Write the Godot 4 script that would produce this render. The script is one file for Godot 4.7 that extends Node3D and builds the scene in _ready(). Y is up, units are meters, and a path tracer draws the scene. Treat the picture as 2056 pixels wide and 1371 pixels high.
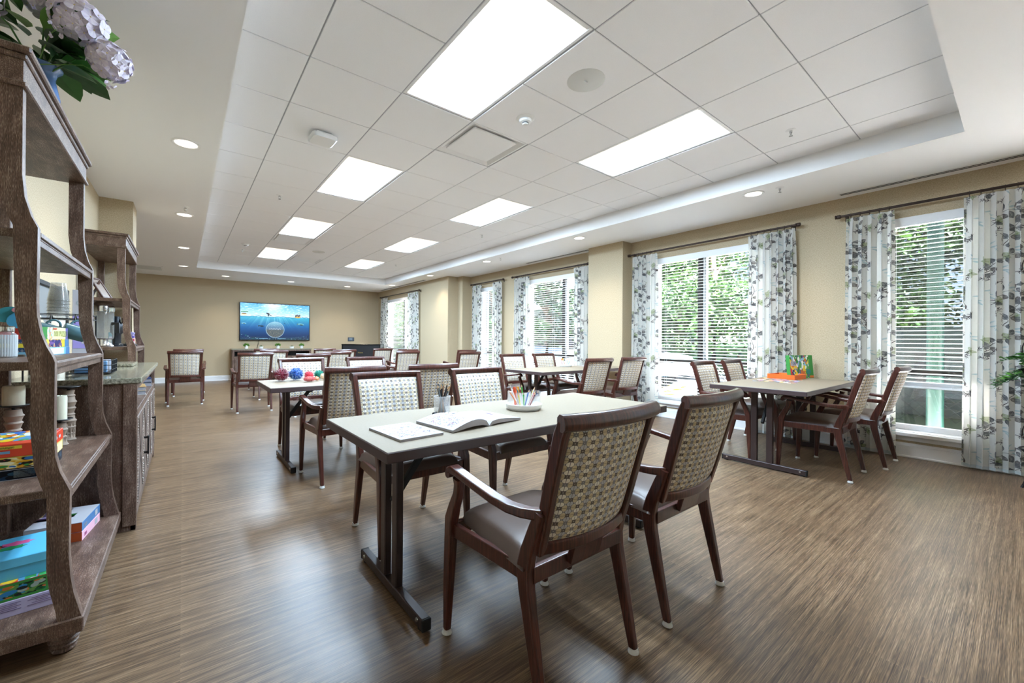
extends Node3D
# A community activity room: window wall on +x, television wall at -z, tray ceiling, tables with armchairs.

# ---------------------------------------------------------------- mesh builder
class B:
	var v := PackedVector3Array()
	var n := PackedVector3Array()
	var t := PackedVector2Array()
	var c := PackedColorArray()
	var tint := Color(1, 1, 1)
	var colored := false
	func tri(a: Vector3, b: Vector3, d: Vector3, na: Vector3, nb: Vector3, nd: Vector3, ta := Vector2.ZERO, tb := Vector2.ZERO, td := Vector2.ZERO) -> void:
		v.push_back(a); v.push_back(d); v.push_back(b)
		n.push_back(na); n.push_back(nd); n.push_back(nb)
		t.push_back(ta); t.push_back(td); t.push_back(tb)
		if colored:
			c.push_back(tint); c.push_back(tint); c.push_back(tint)
	func flat(a: Vector3, b: Vector3, d: Vector3) -> void:
		var m := (b - a).cross(d - a).normalized()
		tri(a, b, d, m, m, m)
	# corners run counter-clockwise seen from outside; the picture runs a = lower left, b = lower right, d = upper right, e = upper left
	func quad(a: Vector3, b: Vector3, d: Vector3, e: Vector3, u0 := 0.0, v0 := 1.0, u1 := 1.0, v1 := 0.0) -> void:
		var m := (b - a).cross(d - a)
		if m.length() < 1e-12:
			m = (d - a).cross(e - a)
		m = m.normalized()
		tri(a, b, d, m, m, m, Vector2(u0, v0), Vector2(u1, v0), Vector2(u1, v1))
		tri(a, d, e, m, m, m, Vector2(u0, v0), Vector2(u1, v1), Vector2(u0, v1))
	func quadn(a: Vector3, b: Vector3, d: Vector3, e: Vector3, na: Vector3, nb: Vector3, nd: Vector3, ne: Vector3, ta := Vector2.ZERO, tb := Vector2.ZERO, td := Vector2.ZERO, te := Vector2.ZERO) -> void:
		tri(a, b, d, na, nb, nd, ta, tb, td)
		tri(a, d, e, na, nd, ne, ta, td, te)
	func box(o: Vector3, s: Vector3, bev := 0.0, r := Basis()) -> void:
		var h := s * 0.5
		if bev <= 0.0:
			for ax in 3:
				for sg in [-1.0, 1.0]:
					var k := Vector3.ZERO; k[ax] = sg * h[ax]
					var p := Vector3.ZERO; p[(ax + 1) % 3] = h[(ax + 1) % 3] * sg
					var q := Vector3.ZERO; q[(ax + 2) % 3] = h[(ax + 2) % 3]
					quad(o + r * (k - p - q), o + r * (k + p - q), o + r * (k + p + q), o + r * (k - p + q))
			return
		var b: float = minf(bev, minf(h.x, minf(h.y, h.z)) * 0.95)
		for ax in 3:
			for sg in [-1.0, 1.0]:
				var k := Vector3.ZERO; k[ax] = sg * h[ax]
				var p := Vector3.ZERO; p[(ax + 1) % 3] = (h[(ax + 1) % 3] - b) * sg
				var q := Vector3.ZERO; q[(ax + 2) % 3] = h[(ax + 2) % 3] - b
				quad(o + r * (k - p - q), o + r * (k + p - q), o + r * (k + p + q), o + r * (k - p + q))
		for ax in 3:
			var a1 := (ax + 1) % 3
			var a2 := (ax + 2) % 3
			for s1 in [-1.0, 1.0]:
				for s2 in [-1.0, 1.0]:
					var p1 := Vector3.ZERO; p1[a1] = s1 * h[a1]; p1[a2] = s2 * (h[a2] - b)
					var p2 := Vector3.ZERO; p2[a1] = s1 * (h[a1] - b); p2[a2] = s2 * h[a2]
					var w := Vector3.ZERO; w[ax] = (h[ax] - b) * s1 * s2
					edge(o, r, p1, p2, w)
		for s1 in [-1.0, 1.0]:
			for s2 in [-1.0, 1.0]:
				for s3 in [-1.0, 1.0]:
					var sg := Vector3(s1, s2, s3)
					var a := Vector3(h.x, h.y - b, h.z - b) * sg
					var d := Vector3(h.x - b, h.y, h.z - b) * sg
					var e := Vector3(h.x - b, h.y - b, h.z) * sg
					if s1 * s2 * s3 > 0: flat(o + r * a, o + r * d, o + r * e)
					else: flat(o + r * a, o + r * e, o + r * d)
	func edge(o: Vector3, r: Basis, p1: Vector3, p2: Vector3, w: Vector3) -> void:
		var m := (p2 - w - p1 + w).cross(p2 + w - p1 + w)
		if m.dot(p1 + p2) > 0: quad(o + r * (p1 - w), o + r * (p2 - w), o + r * (p2 + w), o + r * (p1 + w))
		else: quad(o + r * (p1 - w), o + r * (p1 + w), o + r * (p2 + w), o + r * (p2 - w))
	# box from two corners
	func bb(x0: float, y0: float, z0: float, x1: float, y1: float, z1: float, bev := 0.0) -> void:
		box(Vector3(x0 + x1, y0 + y1, z0 + z1) * 0.5, Vector3(absf(x1 - x0), absf(y1 - y0), absf(z1 - z0)), bev)
	func ring(a: Array, b: Array, na: Array, nb: Array, ua := 0.0, ub := 1.0) -> void:
		var k := a.size()
		for i in k:
			var j := (i + 1) % k
			var u := float(i) / k
			var w := float(i + 1) / k
			quadn(a[i], a[j], b[j], b[i], na[i], na[j], nb[j], nb[i], Vector2(u, ua), Vector2(w, ua), Vector2(w, ub), Vector2(u, ub))
	func cap(a: Array, out: Vector3) -> void:
		var m := Vector3.ZERO
		for p in a: m += p
		m /= a.size()
		for i in a.size():
			var p: Vector3 = a[i]
			var q: Vector3 = a[(i + 1) % a.size()]
			if (p - m).cross(q - m).dot(out) > 0: tri(m, p, q, out, out, out)
			else: tri(m, q, p, out, out, out)
	func frames(path: Array, up: Vector3) -> Array:
		var f := []
		for i in path.size():
			var d: Vector3 = (path[mini(i + 1, path.size() - 1)] - path[maxi(i - 1, 0)]).normalized()
			var rt := d.cross(up)
			if rt.length() < 1e-4: rt = d.cross(Vector3(0.3, 0.2, 0.9))
			rt = rt.normalized()
			f.append([d, rt, rt.cross(d).normalized()])
		return f
	func tube(path: Array, rad, sides := 8, up := Vector3.UP, caps := true) -> void:
		var f := frames(path, up)
		var pr := []; var pn := []
		for i in path.size():
			var r: float = rad[i] if rad is Array else rad
			var ra := []; var na := []
			for k in sides:
				var a := TAU * k / sides
				var m: Vector3 = f[i][1] * cos(a) + f[i][2] * sin(a)
				ra.append(path[i] + m * r); na.append(m)
			if i > 0:
				ringo(pr, ra, pn, na, f[i][0])
			if caps and i == 0: cap(ra, -f[i][0])
			if caps and i == path.size() - 1: cap(ra, f[i][0])
			pr = ra; pn = na
	func ringo(a: Array, b: Array, na: Array, nb: Array, _d: Vector3) -> void:
		var k := a.size()
		# right x up = -direction, so walk the other way round for outside faces
		for i in k:
			var j := (i + 1) % k
			var m: Vector3 = (a[j] - a[i]).cross(b[j] - a[i])
			var u := float(i) / k
			var w := float(i + 1) / k
			if m.dot(na[i] + na[j]) >= 0: quadn(a[i], a[j], b[j], b[i], na[i], na[j], nb[j], nb[i], Vector2(u, 0), Vector2(w, 0), Vector2(w, 1), Vector2(u, 1))
			else: quadn(a[i], b[i], b[j], a[j], na[i], nb[i], nb[j], na[j], Vector2(u, 0), Vector2(u, 1), Vector2(w, 1), Vector2(w, 0))
	# rounded-rectangle section (width along right, height along up) along a path
	func sweep(path: Array, secs: Array, r: float, up: Vector3, caps := true) -> void:
		var f := frames(path, up)
		var pr := []; var pn := []
		for i in path.size():
			var s: Vector2 = secs[mini(i, secs.size() - 1)]
			var rr: float = minf(r, minf(s.x, s.y) * 0.49)
			var ra := []; var na := []
			for q in 4:
				var sx: float = [1.0, -1.0, -1.0, 1.0][q]
				var sy: float = [1.0, 1.0, -1.0, -1.0][q]
				var o: Vector3 = path[i] + f[i][1] * sx * (s.x * 0.5 - rr) + f[i][2] * sy * (s.y * 0.5 - rr)
				for k in 3:
					var a := (q + k * 0.5) * PI / 2.0
					var m: Vector3 = f[i][1] * cos(a) + f[i][2] * sin(a)
					ra.append(o + m * rr); na.append(m)
			if i > 0: ringo(pr, ra, pn, na, f[i][0])
			if caps and i == 0: cap(ra, -f[i][0])
			if caps and i == path.size() - 1: cap(ra, f[i][0])
			pr = ra; pn = na
	# profile of (radius, height) turned about the vertical through o
	func lathe(p: Array, o: Vector3, segs := 24, r := Basis(), closed := true, soft := 40.0) -> void:
		var m := []
		for i in p.size() - 1:
			var d: Vector2 = p[i + 1] - p[i]
			m.append(Vector2(d.y, -d.x).normalized())
		for i in p.size() - 1:
			var n0: Vector2 = m[i]; var n1: Vector2 = m[i]
			if i > 0 and m[i - 1].dot(m[i]) > cos(deg_to_rad(soft)): n0 = (m[i - 1] + m[i]).normalized()
			if i < m.size() - 1 and m[i + 1].dot(m[i]) > cos(deg_to_rad(soft)): n1 = (m[i + 1] + m[i]).normalized()
			for k in segs:
				var a := TAU * k / segs
				var b := TAU * (k + 1) / segs
				var ca := Vector3(cos(a), 0, -sin(a)); var cb := Vector3(cos(b), 0, -sin(b))
				var A: Vector3 = o + r * (ca * p[i].x + Vector3.UP * p[i].y)
				var Bb: Vector3 = o + r * (cb * p[i].x + Vector3.UP * p[i].y)
				var C: Vector3 = o + r * (cb * p[i + 1].x + Vector3.UP * p[i + 1].y)
				var D: Vector3 = o + r * (ca * p[i + 1].x + Vector3.UP * p[i + 1].y)
				var u0 := float(k) / segs; var u1 := float(k + 1) / segs
				var na: Vector3 = r * (ca * n0.x + Vector3.UP * n0.y); var nb: Vector3 = r * (cb * n0.x + Vector3.UP * n0.y)
				var nc: Vector3 = r * (cb * n1.x + Vector3.UP * n1.y); var nd: Vector3 = r * (ca * n1.x + Vector3.UP * n1.y)
				var v0 := float(i) / (p.size() - 1); var v1 := float(i + 1) / (p.size() - 1)
				if p[i].x > 1e-6: tri(A, Bb, C, na, nb, nc, Vector2(u0, v0), Vector2(u1, v0), Vector2(u1, v1))
				if p[i + 1].x > 1e-6: tri(A, C, D, na, nc, nd, Vector2(u0, v0), Vector2(u1, v1), Vector2(u0, v1))
	# polygon (in axes ax, ay from o) pushed along d
	func prism(poly: PackedVector2Array, o: Vector3, ax: Vector3, ay: Vector3, d: Vector3, soft := 35.0) -> void:
		var p := poly
		if Geometry2D.is_polygon_clockwise(p): p.reverse()
		var ix := Geometry2D.triangulate_polygon(p)
		var side := ax.cross(ay).dot(d) > 0    # true: the far face looks along d
		var nd := d.normalized()
		for i in range(0, ix.size(), 3):
			var a := o + ax * p[ix[i]].x + ay * p[ix[i]].y
			var b := o + ax * p[ix[i + 1]].x + ay * p[ix[i + 1]].y
			var e := o + ax * p[ix[i + 2]].x + ay * p[ix[i + 2]].y
			var m := (b - a).cross(e - a)
			if m.dot(d) > 0:
				tri(a + d, b + d, e + d, nd, nd, nd, p[ix[i]], p[ix[i + 1]], p[ix[i + 2]])
				tri(a, e, b, -nd, -nd, -nd, p[ix[i]], p[ix[i + 2]], p[ix[i + 1]])
			else:
				tri(a + d, e + d, b + d, nd, nd, nd, p[ix[i]], p[ix[i + 2]], p[ix[i + 1]])
				tri(a, b, e, -nd, -nd, -nd, p[ix[i]], p[ix[i + 1]], p[ix[i + 2]])
		var k := p.size()
		var ns := []
		for i in k:
			var e2 := p[(i + 1) % k] - p[i]
			ns.append((ax * e2.y - ay * e2.x).normalized())
		for i in k:
			var n0: Vector3 = ns[i]; var n1: Vector3 = ns[i]
			if ns[(i + k - 1) % k].dot(ns[i]) > cos(deg_to_rad(soft)): n0 = (ns[(i + k - 1) % k] + ns[i]).normalized()
			if ns[(i + 1) % k].dot(ns[i]) > cos(deg_to_rad(soft)): n1 = (ns[(i + 1) % k] + ns[i]).normalized()
			var a := o + ax * p[i].x + ay * p[i].y
			var b := o + ax * p[(i + 1) % k].x + ay * p[(i + 1) % k].y
			if (b - a).cross(d).dot(n0) > 0: quadn(a, b, b + d, a + d, n0, n1, n1, n0)
			else: quadn(a, a + d, b + d, b, n0, n0, n1, n1)
	# grid of points [rows][cols] as one smooth sheet; uv in the given arrays
	func sheet(g: Array, uvs: Array, flip := false) -> void:
		var R := g.size(); var C: int = g[0].size()
		var ns := []
		for i in R:
			var row := []
			for j in C:
				var du: Vector3 = g[i][mini(j + 1, C - 1)] - g[i][maxi(j - 1, 0)]
				var dv: Vector3 = g[mini(i + 1, R - 1)][j] - g[maxi(i - 1, 0)][j]
				var m := du.cross(dv).normalized()
				row.append(-m if flip else m)
			ns.append(row)
		for i in R - 1:
			for j in C - 1:
				if flip: quadn(g[i][j], g[i + 1][j], g[i + 1][j + 1], g[i][j + 1], ns[i][j], ns[i + 1][j], ns[i + 1][j + 1], ns[i][j + 1], uvs[i][j], uvs[i + 1][j], uvs[i + 1][j + 1], uvs[i][j + 1])
				else: quadn(g[i][j], g[i][j + 1], g[i + 1][j + 1], g[i + 1][j], ns[i][j], ns[i][j + 1], ns[i + 1][j + 1], ns[i + 1][j], uvs[i][j], uvs[i][j + 1], uvs[i + 1][j + 1], uvs[i + 1][j])
	func ball(o: Vector3, r: Vector3, segs := 16, rings := 10, b := Basis()) -> void:
		for i in rings:
			for k in segs:
				var q := []
				for e in [[i, k], [i, k + 1], [i + 1, k + 1], [i + 1, k]]:
					var th: float = PI * e[0] / rings; var ph: float = TAU * e[1] / segs
					q.append(Vector3(sin(th) * cos(ph), -cos(th), -sin(th) * sin(ph)))
				var p := []; var m := []
				for w in q:
					p.append(o + b * (w * r)); m.append((b * (w / r)).normalized())
				if i > 0: tri(p[0], p[1], p[2], m[0], m[1], m[2])
				if i < rings - 1: tri(p[0], p[2], p[3], m[0], m[2], m[3])
	func mesh() -> ArrayMesh:
		var a := []
		a.resize(Mesh.ARRAY_MAX)
		a[Mesh.ARRAY_VERTEX] = v; a[Mesh.ARRAY_NORMAL] = n; a[Mesh.ARRAY_TEX_UV] = t
		if colored: a[Mesh.ARRAY_COLOR] = c
		var m := ArrayMesh.new()
		m.add_surface_from_arrays(Mesh.PRIMITIVE_TRIANGLES, a)
		return m

# ---------------------------------------------------------------- nodes
var used := {}
func numbered(called: String) -> String:
	if not used.has(called):
		used[called] = 0
		return called
	used[called] += 1
	return "%s_%03d" % [called, used[called]]
func tag(o: Node, label: String, category: String, group := "", kind := "") -> void:
	if label: o.set_meta("label", label)
	if category: o.set_meta("category", category)
	if group: o.set_meta("group", group)
	if kind: o.set_meta("kind", kind)
func thing(called: String, label: String, category: String, at := Vector3.ZERO, turn := 0.0, group := "") -> Node3D:
	var o := Node3D.new()
	o.name = numbered(called)
	add_child(o)
	o.position = at
	o.rotation.y = turn
	tag(o, label, category, group)
	return o
func part(parent: Node, called: String, b, m: Material, label := "") -> MeshInstance3D:
	var o := MeshInstance3D.new()
	o.name = called
	o.mesh = b.mesh() if b is B else b
	o.material_override = m
	parent.add_child(o, true)
	if label: o.set_meta("label", label)
	return o
func solo(called: String, b, m: Material, label: String, category: String, group := "") -> MeshInstance3D:
	var o := part(self, numbered(called), b, m)
	tag(o, label, category, group)
	return o
func struct(called: String, b = null, m: Material = null) -> Node3D:
	var o: Node3D
	if b == null:
		o = Node3D.new(); o.name = called; add_child(o)
	else:
		o = part(self, called, b, m)
	o.set_meta("kind", "structure")
	return o
func copy(src: Node3D, at: Vector3, turn: float, label: String, group := "") -> Node3D:
	var r: Node3D = src.duplicate()
	var base := String(src.name)
	r.name = numbered(base)
	add_child(r)
	r.position = at; r.rotation.y = turn
	r.set_meta("label", label)
	if group: r.set_meta("group", group)
	return r
func words(parent: Node, called: String, text: String, height: float, at: Vector3, basis: Basis, m: Material, serif := false, depth := 0.0006) -> MeshInstance3D:
	var f := SystemFont.new()
	f.font_names = PackedStringArray(["Droid Serif" if serif else "Droid Sans"])
	var t := TextMesh.new()
	t.text = text; t.font = f; t.font_size = 32; t.pixel_size = height / 24.0; t.depth = depth; t.curve_step = 2.0
	var o := MeshInstance3D.new()
	o.name = called; o.mesh = t; o.material_override = m
	o.transform = Transform3D(basis, at)
	parent.add_child(o, true)
	return o

# ---------------------------------------------------------------- materials and textures
var M := {}
func mat(called: String, color: Color, rough := 0.6, metal := 0.0) -> StandardMaterial3D:
	var m := StandardMaterial3D.new()
	m.resource_name = called
	m.albedo_color = color; m.roughness = rough; m.metallic = metal
	M[called] = m
	return m
func rgb(r: float, g: float, b: float) -> Color: return Color(r / 255.0, g / 255.0, b / 255.0)
func tex(im: Image) -> ImageTexture: return ImageTexture.create_from_image(im)
func tri_map(m: StandardMaterial3D, t: Texture2D, scale: Vector3, world := false) -> void:
	m.albedo_texture = t; m.albedo_color = Color(1, 1, 1)
	m.uv1_triplanar = true; m.uv1_world_triplanar = world; m.uv1_scale = scale; m.uv1_triplanar_sharpness = 8.0
func noise(s: int, freq: float, oct := 3, kind := FastNoiseLite.TYPE_SIMPLEX_SMOOTH) -> FastNoiseLite:
	var f := FastNoiseLite.new()
	f.seed = s; f.frequency = freq; f.noise_type = kind; f.fractal_octaves = oct
	return f
func stretch_noise(s: int, w: int, h: int, freq: float, out_w: int, out_h: int, oct := 3) -> PackedByteArray:
	var im := noise(s, freq, oct).get_seamless_image(w, h)
	im.convert(Image.FORMAT_L8)
	im.resize(out_w, out_h, Image.INTERPOLATE_CUBIC)
	return im.get_data()
# a colour picture out of grey layers: f(layer bytes at pixel) by mixing a ramp
func ramp_image(w: int, h: int, layers: Array, weights: Array, ramp: Gradient) -> Image:
	var lut := PackedByteArray()
	for i in 256:
		var c := ramp.sample(i / 255.0)
		lut.append(int(c.r * 255)); lut.append(int(c.g * 255)); lut.append(int(c.b * 255))
	var out := PackedByteArray()
	out.resize(w * h * 3)
	var k := layers.size()
	for i in w * h:
		var s := 0.0
		for j in k: s += weights[j] * (layers[j][i] - 127.5)
		var q := clampi(int(127.5 + s), 0, 255) * 3
		out[i * 3] = lut[q]; out[i * 3 + 1] = lut[q + 1]; out[i * 3 + 2] = lut[q + 2]
	return Image.create_from_data(w, h, false, Image.FORMAT_RGB8, out)
func grad(stops: Array) -> Gradient:
	var g := Gradient.new()
	var o := PackedFloat32Array(); var c := PackedColorArray()
	for s in stops:
		o.append(s[0]); c.append(s[1])
	g.offsets = o; g.colors = c
	return g
# drawing on pictures that repeat
func blend(im: Image, x: int, y: int, c: Color, a: float) -> void:
	var px := posmod(x, im.get_width()); var py := posmod(y, im.get_height())
	im.set_pixel(px, py, im.get_pixel(px, py).lerp(c, a))
func dline(im: Image, a: Vector2, b: Vector2, w: float, c: Color, al := 1.0) -> void:
	var lo := a.min(b) - Vector2(w, w); var hi := a.max(b) + Vector2(w, w)
	var d := b - a; var l2: float = maxf(d.length_squared(), 1e-6)
	for y in range(int(lo.y), int(hi.y) + 2):
		for x in range(int(lo.x), int(hi.x) + 2):
			var p := Vector2(x, y) - a
			var s: float = clampf(p.dot(d) / l2, 0, 1)
			var e: float = (p - d * s).length()
			if e < w * 0.5 + 0.5: blend(im, x, y, c, al * clampf(w * 0.5 + 0.5 - e, 0, 1))
func doval(im: Image, o: Vector2, r: Vector2, ang: float, c: Color, al := 1.0) -> void:
	var m: float = maxf(r.x, r.y) + 1
	for y in range(int(o.y - m), int(o.y + m) + 2):
		for x in range(int(o.x - m), int(o.x + m) + 2):
			var p := (Vector2(x, y) - o).rotated(-ang) / r
			if p.length() < 1.0: blend(im, x, y, c, al * clampf((1.0 - p.length()) * minf(r.x, r.y) + 0.3, 0, 1))
func dleaf(im: Image, o: Vector2, ln: float, wd: float, ang: float, c: Color, al: float, nz: FastNoiseLite, vein := true) -> void:
	var m := ln + 2
	for y in range(int(o.y - m), int(o.y + m) + 1):
		for x in range(int(o.x - m), int(o.x + m) + 1):
			var p := (Vector2(x, y) - o).rotated(-ang)
			var s := p.x / ln
			if s < 0.0 or s > 1.0: continue
			var hw := wd * pow(sin(PI * pow(s, 0.8)), 0.75)
			if absf(p.y) > hw: continue
			var k := 0.72 + 0.5 * nz.get_noise_2d(x * 1.3, y * 1.3) + 0.22 * absf(p.y) / maxf(hw, 0.1)
			var cc := c
			if vein and absf(p.y) < 1.2: k += 0.3; cc = c.darkened(0.25)
			blend(im, x, y, cc, al * clampf(k, 0.2, 1.0))

func fabric_image() -> Image:
	var N := 256
	var im := Image.create(N, N, false, Image.FORMAT_RGB8)
	var line := rgb(116, 110, 110)
	for y in N:
		for x in N:
			var u := 2.0 * x / N; var w := 2.0 * y / N
			var c := rgb(206, 196, 176)
			var q := Vector2(fposmod(u + 0.5, 1.0) - 0.5, fposmod(w + 0.5, 1.0) - 0.5)      # from the nearest (column, row)
			var ci := int(floor(u + 0.5)) % 2; var ri := int(floor(w + 0.5)) % 2
			var h := Vector2(fposmod(u, 1.0) - 0.5, fposmod(w, 1.0) - 0.5)
			# dark lattice around the ovals
			c = rgb(172, 166, 160)
			var tn := Vector2(h.x / 0.315, q.y / 0.47)
			var vo := Vector2(q.x / 0.42, h.y / 0.335)
			var dt := tn.length(); var dv := vo.length()
			if dt < 1.0 or dv < 1.0:
				if dt < dv:
					c = rgb(218, 202, 166) if absf(q.y) < 0.34 else rgb(236, 228, 210)
					if dt > 0.88: c = line
					elif absf(q.y) < 0.025: c = rgb(140, 124, 100)
				else:
					c = rgb(246, 241, 229) if ci == 0 else rgb(200, 200, 203)
					if dv > 0.88: c = line
					elif absf(q.x) < 0.025: c = rgb(120, 116, 118)
			var hl := h.length()
			if hl < 0.075: c = rgb(228, 224, 216) if hl < 0.05 else line
			if (ci + ri) % 2 == 0:
				if maxf(absf(q.x), absf(q.y) * 0.95) < 0.215: c = rgb(104, 92, 88)
			elif absf(q.x) + absf(q.y) < 0.26: c = rgb(130, 127, 132)
			if q.length() < 0.06: c = rgb(214, 206, 192)
			im.set_pixel(x, y, c)
	return im

func curtain_image() -> Image:
	var N := 1024
	var im := Image.create(N, N, false, Image.FORMAT_RGB8)
	im.fill(rgb(238, 237, 234))
	var rn := RandomNumberGenerator.new(); rn.seed = 11
	var nz := noise(5, 0.02, 3)
	# linen slub
	for i in 700:
		var y := rn.randi() % N; var x := rn.randi() % N
		var l := rn.randi_range(20, 120)
		var c := rgb(226, 222, 214) if rn.randf() < 0.5 else rgb(248, 246, 242)
		for k in l:
			if i % 2: blend(im, x + k, y, c, 0.5)
			else: blend(im, x, y + k, c, 0.5)
	var dark := rgb(72, 64, 66); var grey := rgb(96, 96, 100); var green := rgb(146, 160, 112); var blue := rgb(140, 178, 190); var taupe := rgb(120, 112, 108)
	# pale washes of blue and green leaves
	for p in [[90, 120, 0.2], [420, 80, -0.3], [700, 330, 0.1], [150, 560, -0.2], [520, 620, 0.3], [860, 690, -0.1], [330, 860, 0.15], [940, 180, 0.4], [610, 930, -0.35]]:
		for k in 3: dleaf(im, Vector2(p[0] + k * 34, p[1] + k * 22), 95, 10, p[2] + k * 0.5 - 0.4, blue, 0.55, nz, false)
	for p in [[300, 260], [770, 120], [560, 470], [90, 760], [900, 900], [420, 720]]:
		for k in 5: dleaf(im, Vector2(p[0], p[1]), 70, 24, k * TAU / 5 + p[0], green, 0.6, nz)
		doval(im, Vector2(p[0], p[1]), Vector2(9, 9), 0, rgb(92, 100, 72), 0.8)
	# branches with grey leaves
	for b in [[60, 980, -1.2, 640, 1], [360, 600, -1.0, 560, -1], [640, 1000, -1.45, 700, 1], [880, 520, -1.9, 480, -1], [200, 300, -0.7, 420, 1]]:
		var p := Vector2(b[0], b[1]); var a: float = b[2]; var left: float = b[3]; var k := 0
		while left > 0:
			var q := p + Vector2(cos(a), sin(a)) * 34
			dline(im, p, q, 6.0 * clampf(left / 500.0, 0.5, 1.0), dark, 0.9)
			if k % 2 == 0:
				var sd := 1.0 if k % 4 == 0 else -1.0
				var la: float = a + sd * rn.randf_range(0.7, 1.2)
				var st := q + Vector2(cos(la), sin(la)) * 20
				dline(im, q, st, 3.0, dark, 0.9)
				dleaf(im, st, rn.randf_range(70, 105), rn.randf_range(24, 34), la, [grey, taupe, grey.lightened(0.15)][k % 3], 0.95, nz)
			a += rn.randf_range(-0.25, 0.25) + 0.03 * b[4]
			p = q; left -= 34; k += 1
	# fine twiggy sprigs
	for s in 16:
		var p := Vector2(rn.randf_range(0, N), rn.randf_range(0, N)); var a := rn.randf_range(0, TAU)
		for k in 5:
			var q := p + Vector2(cos(a), sin(a)) * 26
			dline(im, p, q, 3.4, dark, 0.9)
			for e in [-0.9, -0.45, 0.45, 0.9]: dline(im, q, q + Vector2(cos(a + e), sin(a + e)) * rn.randf_range(20, 34), 4.0, dark, 0.85)
			p = q; a += rn.randf_range(-0.5, 0.5)
	return im

func art_image(s: int, w: int, h: int, base: Color, cols: Array, count: int, big := 0.16) -> Image:
	var im := Image.create(w, h, false, Image.FORMAT_RGB8)
	im.fill(base)
	var rn := RandomNumberGenerator.new(); rn.seed = s
	for i in count:
		var r := rn.randf_range(0.03, big) * h
		doval(im, Vector2(rn.randf() * w, rn.randf() * h), Vector2(r * rn.randf_range(0.6, 1.6), r), rn.randf() * PI, cols[rn.randi() % cols.size()], 1.0)
	return im
func art_mat(called: String, im: Image, rough := 0.35) -> StandardMaterial3D:
	var m := mat(called, Color(1, 1, 1), rough)
	m.albedo_texture = tex(im); m.metallic_specular = 0.3
	return m

func page_image(s: int, cover: bool) -> Image:
	var w := 320; var h := 420
	var im := Image.create(w, h, false, Image.FORMAT_RGB8)
	im.fill(rgb(178, 175, 181))
	var rn := RandomNumberGenerator.new(); rn.seed = s
	if cover:
		for i in 210:
			var p := Vector2(rn.randf_range(24, w - 24), rn.randf_range(24, h - 40))
			var c := rgb(52, 42, 54) if rn.randf() < 0.7 else rgb(130, 46, 72)
			var r := rn.randf_range(5, 13); var a0 := rn.randf() * TAU
			var q := p + Vector2(cos(a0), sin(a0)) * r
			for k in 6:
				var a := a0 + (k + 1) * rn.randf_range(0.6, 1.0)
				var e := p + Vector2(cos(a), sin(a)) * r * (1.0 - 0.08 * k)
				dline(im, q, e, 2.0, c, 1.0); q = e
		dline(im, Vector2(220, h - 20), Vector2(270, h - 20), 5, rgb(60, 55, 62), 1.0)
	else:
		var dk := rgb(90, 60, 80)
		doval(im, Vector2(215, 190), Vector2(22, 52), 0.25, dk, 0.8)
		doval(im, Vector2(252, 300), Vector2(10, 70), 0.15, dk, 0.7)
		for k in 22:
			var y := 60 + k * 14
			dline(im, Vector2(70 + rn.randf() * 60, y), Vector2(150 + rn.randf() * 40, y + rn.randf_range(-16, 16)), 1.3, rgb(120, 110, 125), 0.8)
		for k in 3: dline(im, Vector2(60 + k * 30, 320), Vector2(60 + k * 30, 352), 2, dk, 0.8)
	return im

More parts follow.
